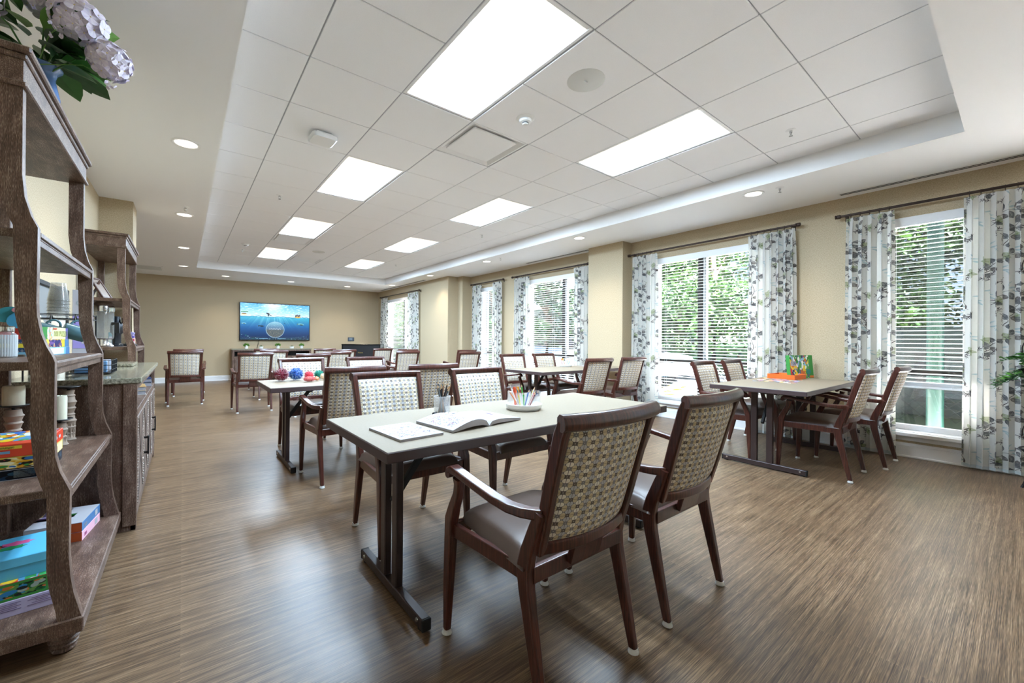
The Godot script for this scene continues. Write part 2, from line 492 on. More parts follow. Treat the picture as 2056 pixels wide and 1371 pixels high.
func screen_image() -> Image:
	var w := 640; var h := 376
	var im := Image.create(w, h, false, Image.FORMAT_RGB8)
	var wl := int(h * 0.36)
	var nz := noise(3, 0.02, 4); var fine := noise(9, 0.06, 4)
	for y in h:
		for x in w:
			var c: Color
			if y < wl:
				var k := float(y) / wl
				c = rgb(70, 168, 232).lerp(rgb(206, 236, 250), k)
				c = c.lerp(Color(1, 1, 1), clampf(fine.get_noise_2d(x * 0.35, y * 1.2) * 1.6 - 0.15, 0, 0.75))
				var gl := Vector2(x - w * 0.45, (y - 4) * 1.3).length() / 130.0
				c = c.lerp(Color(1, 1, 1), clampf(1.0 - gl, 0, 1))
			else:
				var k := float(y - wl) / (h - wl)
				c = rgb(62, 178, 208).lerp(rgb(20, 92, 158), clampf(k * 2.2, 0, 1)).lerp(rgb(6, 26, 66), clampf(k * 1.7 - 0.75, 0, 1))
				var an := (x - w * 0.45) / float(y + 60)
				var ray := clampf(nz.get_noise_1d(an * 420.0) * 2.0, 0, 1) * clampf(1.0 - k * 1.6, 0, 1) * clampf(1.2 - absf(x - w * 0.45) / 260.0, 0, 1)
				c = c.lerp(rgb(180, 235, 245), ray * 0.6)
				if k > 0.88: c = c.lerp(rgb(22, 60, 84), clampf((k - 0.88) * 8, 0, 1)).lightened(clampf(fine.get_noise_2d(x * 2, y * 2) * 0.5, 0, 0.4))
			im.set_pixel(x, y, c)
	for x in range(0, w, 2):      # the wavy waterline
		var y := wl + 5 * sin(x * 0.03) + 3 * sin(x * 0.11)
		dline(im, Vector2(x, y), Vector2(x + 2, y), 4, rgb(30, 96, 130), 0.5)
	# leaping whale, island, raft
	doval(im, Vector2(w * 0.40, wl - 26), Vector2(34, 10), 0.45, rgb(30, 34, 44)); doval(im, Vector2(w * 0.43, wl - 20), Vector2(26, 6), 0.5, rgb(226, 220, 216)); doval(im, Vector2(w * 0.385, wl - 14), Vector2(6, 12), 0.1, rgb(24, 28, 36))
	doval(im, Vector2(w * 0.05, wl - 18), Vector2(32, 7), 0, rgb(222, 206, 160)); doval(im, Vector2(w * 0.05, wl - 27), Vector2(22, 6), 0, rgb(110, 84, 54))
	for k in 5: doval(im, Vector2(w * 0.02 + k * 12, wl - 46), Vector2(8, 5), 0.4 * (k % 3 - 1), rgb(30, 120, 60)); 
	doval(im, Vector2(w * 0.82, wl - 4), Vector2(30, 8), 0, rgb(226, 178, 70))
	for k in 4: doval(im, Vector2(w * 0.79 + k * 13, wl - 18 - 6 * (k % 2)), Vector2(6, 13), 0.1, rgb(70, 44, 36))
	# fish
	for p in [[0.05, 0.56, 20, rgb(140, 200, 220)], [0.29, 0.62, 24, rgb(40, 70, 96)], [0.87, 0.55, 32, rgb(120, 180, 190)], [0.62, 0.54, 6, rgb(40, 60, 90)]]:
		var o := Vector2(w * p[0], h * p[1]); var r: float = p[2]
		doval(im, o, Vector2(r, r * 0.34), 0.1, p[3]); doval(im, o + Vector2(r * 0.1, r * 0.22), Vector2(r * 0.6, r * 0.2), 0.1, p[3].darkened(0.6)); doval(im, o + Vector2(-r * 1.05, 0), Vector2(r * 0.22, r * 0.34), 0.3, p[3].darkened(0.3))
	# glass ball with a reef inside
	var bo := Vector2(w * 0.485, h * 0.72); var br := 86.0
	for y in range(int(bo.y - br), int(bo.y + br) + 1):
		for x in range(int(bo.x - br), int(bo.x + br) + 1):
			var d := (Vector2(x, y) - bo).length() / br
			if d < 1.0 and y < h:
				var c := rgb(70, 96, 128).lerp(rgb(150, 205, 220), clampf(-(y - bo.y) / br, 0, 1))
				var q := fine.get_noise_2d(x * 1.6, y * 1.6)
				if y > bo.y: c = c.lerp(rgb(120, 92, 48) if q > 0.05 else rgb(70, 80, 70), 0.7)
				c = c.lightened(clampf(q * 0.6, 0, 0.35))
				if d > 0.94: c = rgb(170, 200, 214)
				blend(im, x, y, c, 0.85)
	for k in 13: doval(im, Vector2(w * 0.40 + k * 8.5, h * 0.70 + 3 * sin(k * 2.1)), Vector2(3.4, 5.0), 0.2 * (k % 3), rgb(224, 226, 220), 0.8)
	# reef at the foot
	var rn := RandomNumberGenerator.new(); rn.seed = 4
	for k in 120:
		var x := rn.randf(); var e := absf(x - 0.5) * 2.0
		doval(im, Vector2(x * w, h - rn.randf() * (12 + 46 * e * e)), Vector2(rn.randf_range(2, 8), rn.randf_range(2, 7)), 0, [rgb(14, 24, 44), rgb(40, 120, 110), rgb(24, 40, 66), rgb(120, 160, 170), rgb(60, 70, 110)][k % 5], 0.8)
	dline(im, Vector2(w * 0.26, h - 10), Vector2(w * 0.38, h - 10), 3, rgb(150, 200, 230)); dline(im, Vector2(w * 0.52, h - 10), Vector2(w * 0.64, h - 10), 3, rgb(150, 200, 230))
	return im

func make_materials() -> void:
	var m: StandardMaterial3D
	# floor: streaked vinyl, the streaks run along x
	var W := 1024; var H := 2048
	var la := stretch_noise(21, 24, 1024, 0.22, W, H, 4)
	var lb := stretch_noise(22, 10, 512, 0.08, W, H, 2)
	var lc := stretch_noise(23, 64, 2048, 0.45, W, H, 2)
	var ld := stretch_noise(24, 256, 256, 0.02, W, H, 2)
	var fl := ramp_image(W, H, [la, lb, lc, ld], [0.75, 0.34, 0.85, 0.14], grad([[0.0, rgb(52, 37, 26)], [0.3, rgb(82, 63, 46)], [0.5, rgb(104, 81, 59)], [0.7, rgb(127, 102, 76)], [1.0, rgb(164, 139, 110)]]))
	m = mat("floor", Color(1, 1, 1), 0.34)
	tri_map(m, tex(fl), Vector3(0.5, 1, 1.1), true)
	m.metallic_specular = 0.5
	# wall covering: woven beige
	var w1 := stretch_noise(31, 128, 512, 0.3, 512, 512, 2)
	var w2 := stretch_noise(32, 512, 128, 0.3, 512, 512, 2)
	var w3 := stretch_noise(33, 512, 512, 0.5, 512, 512, 2)
	var wl := ramp_image(512, 512, [w1, w2, w3], [0.5, 0.5, 0.7], grad([[0.0, rgb(144, 125, 95)], [0.5, rgb(188, 171, 141)], [1.0, rgb(219, 205, 179)]]))
	m = mat("wallpaper", Color(1, 1, 1), 0.75)
	tri_map(m, tex(wl), Vector3(1.6, 1.6, 1.6), true)
	# ceiling
	mat("ceiling_paint", rgb(246, 246, 246), 0.85)
	var c1 := stretch_noise(41, 256, 256, 0.35, 256, 256, 2)
	m = mat("ceiling_tile", Color(1, 1, 1), 0.9)
	tri_map(m, tex(ramp_image(256, 256, [c1], [0.5], grad([[0.0, rgb(236, 236, 238)], [0.5, rgb(245, 245, 246)], [1.0, rgb(250, 250, 250)]]))), Vector3(2.2, 2.2, 2.2), true)
	mat("grid_bar", rgb(168, 170, 175), 0.5)
	mat("white_trim", rgb(238, 239, 240), 0.4)
	mat("white_plastic", rgb(236, 236, 234), 0.4)
	mat("fitting_white", rgb(240, 240, 240), 0.45)
	mat("speaker_grille", rgb(216, 217, 214), 0.7)
	mat("vent_dark", rgb(70, 72, 76), 0.6)
	mat("slot_black", rgb(28, 28, 30), 0.7)
	# dark cherry-stained wood of the chairs
	var d1 := stretch_noise(51, 256, 24, 0.16, 512, 512, 3)
	var d2 := stretch_noise(52, 512, 40, 0.4, 512, 512, 2)
	var wood := tex(ramp_image(512, 512, [d1, d2], [0.7, 0.5], grad([[0.0, rgb(42, 19, 15)], [0.5, rgb(74, 36, 28)], [1.0, rgb(112, 60, 45)]])))
	m = mat("cherry", Color(1, 1, 1), 0.3)
	tri_map(m, wood, Vector3(3, 1.4, 3))
	m.clearcoat_enabled = true; m.clearcoat = 0.35; m.clearcoat_roughness = 0.18
	var fb := tex(fabric_image())
	m = mat("fabric", Color(1, 1, 1), 0.8)
	m.albedo_texture = fb
	m.rim_enabled = true; m.rim = 0.15
	mat("vinyl_seat", rgb(84, 66, 56), 0.4)
	m = mat("glide", rgb(226, 228, 226), 0.15); m.metallic = 0.0
	# tables
	var t1 := stretch_noise(61, 256, 256, 0.12, 256, 256, 3)
	m = mat("laminate", Color(1, 1, 1), 0.58); m.metallic_specular = 0.22
	tri_map(m, tex(ramp_image(256, 256, [t1], [0.35], grad([[0.0, rgb(134, 122, 104)], [0.5, rgb(141, 129, 111)], [1.0, rgb(149, 137, 120)]]))), Vector3(2, 2, 2))
	mat("table_edge", rgb(74, 58, 58), 0.42)
	mat("table_leg", rgb(62, 48, 46), 0.38, 0.2)
	mat("rubber", rgb(22, 22, 24), 0.6)
	mat("chrome", rgb(215, 217, 220), 0.16, 1.0)
	mat("steel_dark", rgb(60, 62, 66), 0.35, 0.7)
	# limed oak of the shelving
	var s1 := stretch_noise(71, 512, 20, 0.3, 512, 1024, 3)
	var s2 := stretch_noise(72, 512, 90, 0.7, 512, 1024, 2)
	var s3 := stretch_noise(73, 64, 64, 0.05, 512, 1024, 2)
	var oak := ramp_image(512, 1024, [s1, s2, s3], [0.5, 0.85, 0.25], grad([[0.0, rgb(40, 28, 23)], [0.36, rgb(76, 54, 43)], [0.55, rgb(98, 72, 58)], [0.68, rgb(130, 106, 90)], [0.85, rgb(174, 154, 138)], [1.0, rgb(214, 204, 194)]]))
	m = mat("limed_oak", Color(1, 1, 1), 0.5)
	tri_map(m, tex(oak), Vector3(4.0, 1.6, 4.0))
	var oak_h := oak.duplicate(); oak_h.rotate_90(CLOCKWISE)
	m = mat("limed_oak_across", Color(1, 1, 1), 0.45)        # grain along z on boards and shelves
	tri_map(m, tex(oak), Vector3(4.0, 4.0, 1.6))
	mat("oak_edge", rgb(150, 128, 114), 0.5)
	# granite
	var g1 := stretch_noise(81, 512, 512, 0.06, 512, 512, 4)
	var g2 := stretch_noise(82, 512, 512, 0.35, 512, 512, 2)
	m = mat("granite", Color(1, 1, 1), 0.12)
	tri_map(m, tex(ramp_image(512, 512, [g1, g2], [0.7, 0.9], grad([[0.0, rgb(40, 38, 34)], [0.28, rgb(104, 100, 84)], [0.5, rgb(150, 148, 128)], [0.8, rgb(186, 182, 164)], [1.0, rgb(224, 218, 200)]]))), Vector3(1.8, 1.8, 1.8))
	mat("door_panel", rgb(112, 94, 84), 0.4)
	mat("nail_head", rgb(176, 168, 158), 0.25, 0.9)
	mat("iron", rgb(26, 25, 27), 0.45, 0.3)
	# windows
	m = mat("curtain", Color(1, 1, 1), 0.85)
	m.albedo_texture = tex(curtain_image())
	m.backlight_enabled = true; m.backlight = Color(1.0, 1.0, 0.98)
	m = mat("hem", rgb(206, 214, 214), 0.85)
	m.backlight_enabled = true; m.backlight = Color(0.5, 0.5, 0.5)
	mat("rod", rgb(66, 52, 46), 0.35, 0.5)
	m = mat("blind", rgb(248, 249, 249), 0.45)
	m.backlight_enabled = true; m.backlight = Color(0.9, 0.9, 0.9)
	mat("bronze_frame", rgb(46, 42, 37), 0.45, 0.2)
	mat("grey_frame", rgb(168, 172, 176), 0.4)
	m = mat("pane", Color(0.5, 0.62, 0.6, 0.012), 0.0)
	m.transparency = BaseMaterial3D.TRANSPARENCY_ALPHA
	m = mat("clear_plastic", Color(0.95, 0.96, 0.97, 0.22), 0.08)
	m.transparency = BaseMaterial3D.TRANSPARENCY_ALPHA
	m = mat("jar_glass", Color(0.9, 0.94, 0.95, 0.14), 0.05)
	m.transparency = BaseMaterial3D.TRANSPARENCY_ALPHA
	m = mat("jar_rib", Color(0.94, 0.96, 0.97, 0.4), 0.05)
	m.transparency = BaseMaterial3D.TRANSPARENCY_ALPHA
	# lamps
	m = mat("troffer_glow", rgb(255, 250, 240), 0.6)
	m.emission_enabled = true; m.emission = rgb(255, 246, 228); m.emission_energy_multiplier = 0.33
	m = mat("downlight_glow", rgb(255, 252, 244), 0.6)
	m.emission_enabled = true; m.emission = rgb(255, 247, 232); m.emission_energy_multiplier = 0.9
	m = mat("tv_screen", Color(0, 0, 0), 0.2)
	m.emission_enabled = true; m.emission = Color(0, 0, 0); m.emission_texture = tex(screen_image()); m.emission_energy_multiplier = 0.4
	# leaves and outdoors
	for k in 3:
		m = mat("leaf_%d" % k, [rgb(24, 54, 16), rgb(38, 72, 22), rgb(17, 44, 20)][k], 0.55)
		m.backlight_enabled = true; m.backlight = Color(0.14, 0.2, 0.07)
	m = mat("tinted_leaf", Color(1, 1, 1), 0.5)
	m.vertex_color_use_as_albedo = true
	m.backlight_enabled = true; m.backlight = Color(0.3, 0.3, 0.3)
	m = mat("tinted", Color(1, 1, 1), 0.55)
	m.vertex_color_use_as_albedo = true
	mat("bark", rgb(96, 80, 64), 0.9)
	var gr := stretch_noise(91, 256, 256, 0.2, 256, 256, 3)
	m = mat("lawn", Color(1, 1, 1), 0.95)
	tri_map(m, tex(ramp_image(256, 256, [gr], [0.9], grad([[0.0, rgb(22, 34, 22)], [0.5, rgb(35, 51, 32)], [1.0, rgb(52, 68, 42)]]))), Vector3(0.8, 0.8, 0.8), true)
	mat("bounce_concrete", rgb(226, 225, 222), 0.9)  # very pale, so the added strip outside reflects more sun indoors
	mat("asphalt", rgb(84, 86, 90), 0.9)
	mat("green_paint", rgb(10, 46, 37), 0.4)
	mat("siding", rgb(66, 76, 76), 0.7)
	mat("siding_white", rgb(150, 154, 158), 0.7)
	mat("roof_grey", rgb(112, 120, 128), 0.8)
	mat("shed_roof", rgb(48, 58, 55), 0.8)
	mat("dark_louvre", rgb(58, 62, 64), 0.7)
	mat("black_gloss", rgb(16, 16, 18), 0.25)
	mat("black_matte", rgb(24, 24, 26), 0.55)
	mat("teal_glaze", rgb(98, 138, 150), 0.25)
	mat("gold", rgb(196, 168, 92), 0.4, 0.6)
	mat("white_gloss", rgb(240, 240, 240), 0.2)
	m = mat("paper_white", rgb(176, 174, 179), 0.9); m.metallic_specular = 0.2
	mat("ink", rgb(40, 38, 44), 0.6)

func pm(called: String, c: Color, rough := 0.4) -> StandardMaterial3D:
	if M.has(called): return M[called]
	return mat(called, c, rough)

# ---------------------------------------------------------------- scene
const HC := 1.13           # camera height
const SOFFIT := 2.715
const TRAY := 2.889
const WX := 5.74           # inner face of the window wall
const FX := 5.20           # the same at the far bay
const ZB := 5.3            # wall behind the camera
const ZF := -13.15         # television wall
const GX := 0.0054         # ceiling grid lines: x = GX + G*i, z = GZ - G*j
const GZ := -2.0871
const G := 0.6096

func _ready() -> void:
	var cam := Camera3D.new()
	cam.name = "camera"
	cam.projection = Camera3D.PROJECTION_FRUSTUM
	cam.near = 0.05; cam.far = 400.0
	cam.size = 1371.0 / 815.7736 * cam.near
	cam.frustum_offset = Vector2((1028.0 - 989.9583) / 815.7736, -(685.5 - 681.8786) / 815.7736) * cam.near
	cam.position = Vector3(0, HC, 0)
	cam.rotation_order = EULER_ORDER_YXZ
	cam.rotation = Vector3(0.002, -0.6519, 0.0068)
	add_child(cam)
	cam.current = true
	var env := Environment.new()
	env.background_mode = Environment.BG_SKY
	var sm := ProceduralSkyMaterial.new()
	sm.sky_top_color = rgb(120, 170, 225); sm.sky_horizon_color = rgb(200, 222, 242); sm.sky_curve = 0.2
	sm.ground_bottom_color = rgb(120, 130, 110); sm.ground_horizon_color = rgb(200, 210, 205)
	sm.sky_energy_multiplier = SKY; sm.ground_energy_multiplier = SKY * 0.6
	env.sky = Sky.new(); env.sky.sky_material = sm
	env.tonemap_mode = Environment.TONE_MAPPER_LINEAR
	env.tonemap_exposure = EXPOSURE
	env.sdfgi_enabled = true; env.ssao_enabled = true; env.ssil_enabled = true
	var we := WorldEnvironment.new()
	we.name = "environment"; we.environment = env
	add_child(we)
	var sun := DirectionalLight3D.new()
	sun.name = "sun"
	sun.light_energy = SUN; sun.light_color = rgb(250, 251, 255); sun.shadow_enabled = true; sun.light_angular_distance = 2.0
	sun.basis = Basis.looking_at(Vector3(0.15, -0.85, -0.5))      # high, along the window wall: it lights the lawn and trees but not the floor
	sun.sky_mode = DirectionalLight3D.SKY_MODE_LIGHT_ONLY
	add_child(sun)
	make_materials()
	shell()
	ceiling()
	ceiling_fittings()
	windows()
	outdoors()
	furniture()
	far_wall()
	left_side()
	table_things()

const SKY := 0.65
const EXPOSURE := 3.35
const SUN := 15.0
const PANEL := 1.9
const PANEL_COLOR := Color(0.8, 0.905, 1.0)
const SPOT := 0.5

# ---- openings: [z0, z1, y0, y1, wall x, mullion z or 0, rod z0, rod z1, blind foot]
const WIN := [
	[-0.92, -0.24, 0.24, 2.39, WX, 0.0, -1.24, 0.09, 0.685],
	[-3.50, -1.93, 0.24, 2.39, WX, -2.80, -3.84, -1.60, 0.30],
	[-6.40, -4.86, 0.24, 2.39, WX, -5.42, -6.73, -4.66, 0.30],
	[-8.02, -7.28, 0.24, 2.39, WX, 0.0, -8.31, -7.06, 0.30],
	[-12.42, -10.42, 0.24, 2.39, FX, -11.42, -12.78, -10.05, 0.30]]

func wall_run(b: B, x0: float, x1: float, z0: float, z1: float, wins: Array) -> void:
	# wall along z from z0 (far) to z1 (near) with the openings cut out
	var z := z0
	for w in wins:
		b.bb(x0, 0, z, x1, SOFFIT + 0.3, w[0])
		b.bb(x0, 0, w[0], x1, w[2], w[1])
		b.bb(x0, w[3], w[0], x1, SOFFIT + 0.3, w[1])
		z = w[1]
	b.bb(x0, 0, z, x1, SOFFIT + 0.3, z1)

func shell() -> void:
	var b := B.new()
	b.bb(-3.2, -0.12, -13.4, 6.0, 0.0, ZB + 0.2)
	struct("floor", b, M.floor)
	var wr := struct("wall_right")
	b = B.new(); wall_run(b, WX, WX + 0.2, -8.50, ZB + 0.2, [WIN[3], WIN[2], WIN[1], WIN[0], [0.62, 2.2, 0.24, 2.39], [3.0, 4.58, 0.24, 2.39]]); part(wr, "panel", b, M.wallpaper)  # the last two openings are unseen additions that let in ceiling light
	b = B.new(); wall_run(b, FX, FX + 0.2, -13.4, -8.76, [WIN[4]]); part(wr, "far_bay_panel", b, M.wallpaper)
	b = B.new(); b.bb(FX, 0, -8.76, WX + 0.2, SOFFIT + 0.3, -8.66); b.bb(5.48, 0, -8.66, WX + 0.2, SOFFIT + 0.3, -8.44); part(wr, "return", b, M.wallpaper)
	b = B.new(); b.bb(5.51, 0, -4.54, WX + 0.01, SOFFIT + 0.05, -3.86); part(wr, "pier", b, M.wallpaper)
	b = B.new(); b.bb(-3.2, 0, ZF - 0.2, FX + 0.3, SOFFIT + 0.3, ZF); struct("wall_far", b, M.wallpaper)
	var wl := struct("wall_left")
	b = B.new(); b.bb(-0.96, 0, -6.3, -0.76, SOFFIT + 0.3, ZB + 0.2); part(wl, "panel", b, M.wallpaper)
	b = B.new(); b.bb(-0.96, 0, -6.72, -0.47, SOFFIT + 0.05, -6.3); part(wl, "pier", b, M.wallpaper)
	b = B.new(); b.bb(-3.2, 0, -13.4, -3.0, SOFFIT + 0.3, -6.72); b.bb(-3.2, 0, -6.72, -0.9, SOFFIT + 0.3, -6.52); part(wl, "alcove_panel", b, M.wallpaper)
	b = B.new(); b.bb(-0.96, 0, ZB, WX + 0.2, SOFFIT + 0.3, ZB + 0.2); struct("wall_back", b, M.wallpaper)
	# baseboards, each a board with a small stepped top
	var runs := {
		"baseboard_right": [[WX, -8.44, WX, -4.54], [WX, -3.86, WX, ZB], [5.51, -4.54, 5.51, -3.86], [FX, ZF, FX, -8.66]],
		"baseboard_far": [[-3.0, ZF, FX, ZF]], "baseboard_left": [[-0.76, -6.3, -0.76, ZB], [-0.47, -6.72, -0.47, -6.3]]}
	for k in runs:
		b = B.new()
		for r in runs[k]:
			var inward := Vector3(-0.016, 0, 0) if k == "baseboard_right" else Vector3(0, 0, 0.016) if k == "baseboard_far" else Vector3(0.016, 0, 0)
			for e in [[0.0, 0.115, 1.0], [0.115, 0.14, 0.55], [0.0, 0.018, 1.5]]:
				var p := Vector3(r[0], e[0], r[1]); var q: Vector3 = Vector3(r[2], e[1], r[3]) + inward * e[2]
				b.bb(p.x, p.y, p.z, q.x, q.y, q.z, 0.002)
		if k == "baseboard_right":
			b.bb(5.494, 0, -3.86, WX, 0.14, -3.844); b.bb(5.48, 0, -8.44, WX, 0.14, -8.424); b.bb(FX - 0.016, 0, -8.66, 5.48, 0.14, -8.644)
		struct(k, b, M.white_trim)

# ---- ceiling: soffit round a raised tray of lay-in tiles
const TX0 := 0.231
const TX1 := 4.632
const TZ0 := -11.24
const TZ1 := -0.279
const LAMPS_X := [[2, 3], [5, 6]]
const LAMPS_Z := [[-1, 1], [3, 5], [7, 9], [11, 13]]
const VENTS := [[3, 1], [2, 9], [3, 12]]       # tile column, first cross line

func ceiling() -> void:
	var c := struct("ceiling")
	var b := B.new()
	b.bb(-3.2, SOFFIT, -13.4, TX0, SOFFIT + 0.3, ZB + 0.2); b.bb(TX1, SOFFIT, -13.4, 6.0, SOFFIT + 0.3, ZB + 0.2)
	b.bb(TX0, SOFFIT, -13.4, TX1, SOFFIT + 0.3, TZ0); b.bb(TX0, SOFFIT, TZ1, TX1, SOFFIT + 0.3, ZB + 0.2)
	part(c, "soffit", b, M.ceiling_paint)
	b = B.new(); b.bb(TX0 - 0.1, TRAY + 0.03, TZ0 - 0.1, TX1 + 0.1, TRAY + 0.2, TZ1 + 0.1); part(c, "tray_deck", b, M.ceiling_paint)
	var xs := [TX0]; var zs := [TZ0]
	for i in range(1, 8): xs.append(GX + G * i)
	xs.append(TX1)
	for j in range(14, -3, -1): zs.append(GZ - G * j)
	zs.append(TZ1)
	b = B.new()
	for i in range(1, xs.size() - 1): b.bb(xs[i] - 0.006, TRAY, TZ0, xs[i] + 0.006, TRAY + 0.03, TZ1)
	for j in range(1, zs.size() - 1):
		var mid := (15 - j) in [0, 4, 8, 12]        # these lines stop at the panels
		for e in [[TX0, xs[2]], [xs[3], xs[5]], [xs[6], TX1]] if mid else [[TX0, TX1]]: b.bb(e[0], TRAY + 0.001, zs[j] - 0.008, e[1], TRAY + 0.03, zs[j] + 0.008)
	b.bb(TX0, TRAY - 0.002, TZ0, TX0 + 0.012, TRAY + 0.03, TZ1); b.bb(TX1 - 0.012, TRAY - 0.002, TZ0, TX1, TRAY + 0.03, TZ1); b.bb(TX0, TRAY - 0.002, TZ0, TX1, TRAY + 0.03, TZ0 + 0.012); b.bb(TX0, TRAY - 0.002, TZ1 - 0.012, TX1, TRAY + 0.03, TZ1)
	part(c, "suspension_grid", b, M.grid_bar)
	var shapes := {}
	for i in xs.size() - 1:
		for j in zs.size() - 1:
			var jj := 15 - j - 1            # cross line at the near side
			var lamp := false
			for lz in LAMPS_Z:
				if i in [2, 5] and jj >= lz[0] and jj < lz[1]: lamp = true
			for e in VENTS:
				if i == e[0] and jj == e[1]: lamp = true
			if lamp: continue
			var w: float = xs[i + 1] - xs[i]; var d: float = zs[j + 1] - zs[j]
			var key := "%.3f/%.3f" % [w, d]
			if not shapes.has(key):
				var tb := B.new()
				tb.box(Vector3(0, 0.012, 0), Vector3(w - 0.009, 0.034, d - 0.008), 0.0018)
				shapes[key] = tb.mesh()
			var o := part(c, "ceiling_tile", shapes[key], M.ceiling_tile)
			o.position = Vector3((xs[i] + xs[i + 1]) / 2, TRAY - 0.0015 + 0.0008 * ((i * 7 + j * 3) % 3), (zs[j] + zs[j + 1]) / 2)

func ceiling_fittings() -> void:
	# eight recessed panels, two tiles long
	var where := ["over the open colouring book", "over the pom-pom table", "over the first rows of chairs", "over the chairs by the console"]
	for i in 2:
		for k in 4:
			var x: float = GX + G * (LAMPS_X[i][0] + LAMPS_X[i][1]) / 2.0
			var z: float = GZ - G * (LAMPS_Z[k][0] + LAMPS_Z[k][1]) / 2.0
			var lab: String = "long glowing ceiling panel %s, in the row on the %s side" % [["nearest the square air vent", "beyond the wireless box", "just before a striped vent", "between the two striped vents"][k], "shelf"] if i == 0 else "long glowing ceiling panel, %s in the row nearest the windows" % ["first beside the round speaker", "second", "third", "last before the television wall"][k]
			var t := thing("ceiling_light", lab, "light", Vector3(x, TRAY, z), 0, "recessed ceiling panels")
			var b := B.new()
			var hw := G / 2 - 0.006; var hl := G - 0.006
			for s in [-1, 1]:
				b.box(Vector3(s * (hw - 0.012), 0.004, 0), Vector3(0.024, 0.014, hl * 2), 0.003)
				b.box(Vector3(0, 0.004, s * (hl - 0.012)), Vector3(hw * 2 - 0.048, 0.014, 0.024), 0.003)
			b.box(Vector3(0, 0.05, 0), Vector3(hw * 2, 0.02, hl * 2))
			part(t, "frame", b, M.fitting_white)
			b = B.new(); b.box(Vector3(0, 0.008, 0), Vector3(hw * 2 - 0.048, 0.006, hl * 2 - 0.048)); part(t, "light_diffuser", b, M.troffer_glow)
			for s in [-1, 1]:      # the two tube banks behind the lens
				var l := AreaLight3D.new()
				l.name = "panel_light"; l.area_size = Vector2(0.17, hl * 2 - 0.1); l.light_energy = PANEL; l.light_color = PANEL_COLOR
				l.area_range = 30.0; l.shadow_enabled = true
				l.position = Vector3(s * 0.135, 0.004, 0); l.rotation.x = -PI / 2
				t.add_child(l, true)
	# downlights of the soffit
	var spots := [[0.01, -1.75], [0.01, -4.15], [0.005, -6.55], [0.0, -8.93], [-0.005, -11.2], [0.85, -12.3], [2.36, -12.3], [3.89, -12.3], [4.84, -1.77], [4.84, -4.17], [4.84, -6.57], [4.82, -8.88], [4.84, -11.2]]
	var sl := ["over the near end of the shelving", "over the granite cabinet", "beside the wallpapered pier on the shelf side", "past the pier on the shelf side", "at the corner by the alcove grille", "left of the television", "above the television", "above the piano", "in front of the windows with the puzzle table", "in front of the wallpapered window pier", "in front of the narrow far window", "at the step in the window wall", "in the bay by the last window"]
	var proto: Node3D
	for i in spots.size():
		var at := Vector3(spots[i][0], SOFFIT, spots[i][1])
		if i == 0: continue
		if proto == null:
			proto = thing("downlight", "round recessed downlight " + sl[i], "light", at, 0, "soffit downlights")
			var b := B.new()
			b.lathe([Vector2(0.078, 0.004), Vector2(0.1, 0.0), Vector2(0.1, -0.004), Vector2(0.09, -0.007), Vector2(0.078, -0.004), Vector2(0.072, 0.004)].map(func(p): return Vector2(p.x, p.y)), Vector3.ZERO, 28)
			part(proto, "trim_ring", b, M.fitting_white)
			b = B.new(); b.lathe([Vector2(0.0, -0.0022), Vector2(0.078, -0.002), Vector2(0.078, 0.003)], Vector3.ZERO, 28); part(proto, "light_lens", b, M.downlight_glow)
			var l := SpotLight3D.new()
			l.name = "spot_light"; l.light_energy = SPOT; l.light_color = rgb(255, 238, 212); l.spot_angle = 58; l.spot_angle_attenuation = 0.9; l.light_size = 0.07; l.spot_range = 30; l.shadow_enabled = true
			l.position = Vector3(0, -0.02, 0); l.rotation.x = -PI / 2
			proto.add_child(l)
		else:
			copy(proto, at, 0, "round recessed downlight " + sl[i])
	# square diffuser beside the first panel, and two seen edge-on further on
	for k in 3:
		var e: Array = VENTS[k]
		var at := Vector3(GX + G * (e[0] + 0.5) - 0.0, TRAY, GZ - G * (e[1] + 0.5))
		var t := thing("air_vent", ["white square plaque air vent beside the smoke detector", "square ceiling vent with a grey plate touching the third glowing panel", "square ceiling vent with a grey plate near the television wall"][k], "vent", at, 0, "ceiling air vents")
		var b := B.new()
		var h := G / 2 - 0.006
		for s in [-1, 1]:
			b.box(Vector3(s * (h - 0.01), 0.003, 0), Vector3(0.02, 0.012, h * 2), 0.003); b.box(Vector3(0, 0.003, s * (h - 0.01)), Vector3(h * 2 - 0.04, 0.012, 0.02), 0.003)
		part(t, "frame", b, M.fitting_white)
		b = B.new()
		for q in 4:       # sloping throat up to the duct
			var r := Basis(Vector3.UP, q * PI / 2)
			b.quad(r * Vector3(-h + 0.02, 0, h - 0.02), r * Vector3(-0.15, 0.1, 0.15), r * Vector3(0.15, 0.1, 0.15), r * Vector3(h - 0.02, 0, h - 0.02))
		part(t, "throat", b, M.fitting_white)
		b = B.new(); b.box(Vector3(0, 0.105, 0), Vector3(0.32, 0.006, 0.32)); part(t, "duct_opening", b, M.slot_black)
		b = B.new(); b.box(Vector3(0, 0.008, 0), Vector3(0.46 if k == 0 else 0.5, 0.012, 0.46 if k == 0 else 0.5), 0.004); part(t, "plate", b, M.fitting_white)
		for s in [-1, 1]:
			b = B.new(); b.tube([Vector3(s * 0.19, 0.012, 0.19), Vector3(s * 0.15, 0.1, 0.15)], 0.006, 6); part(t, "hanger", b, M.chrome)
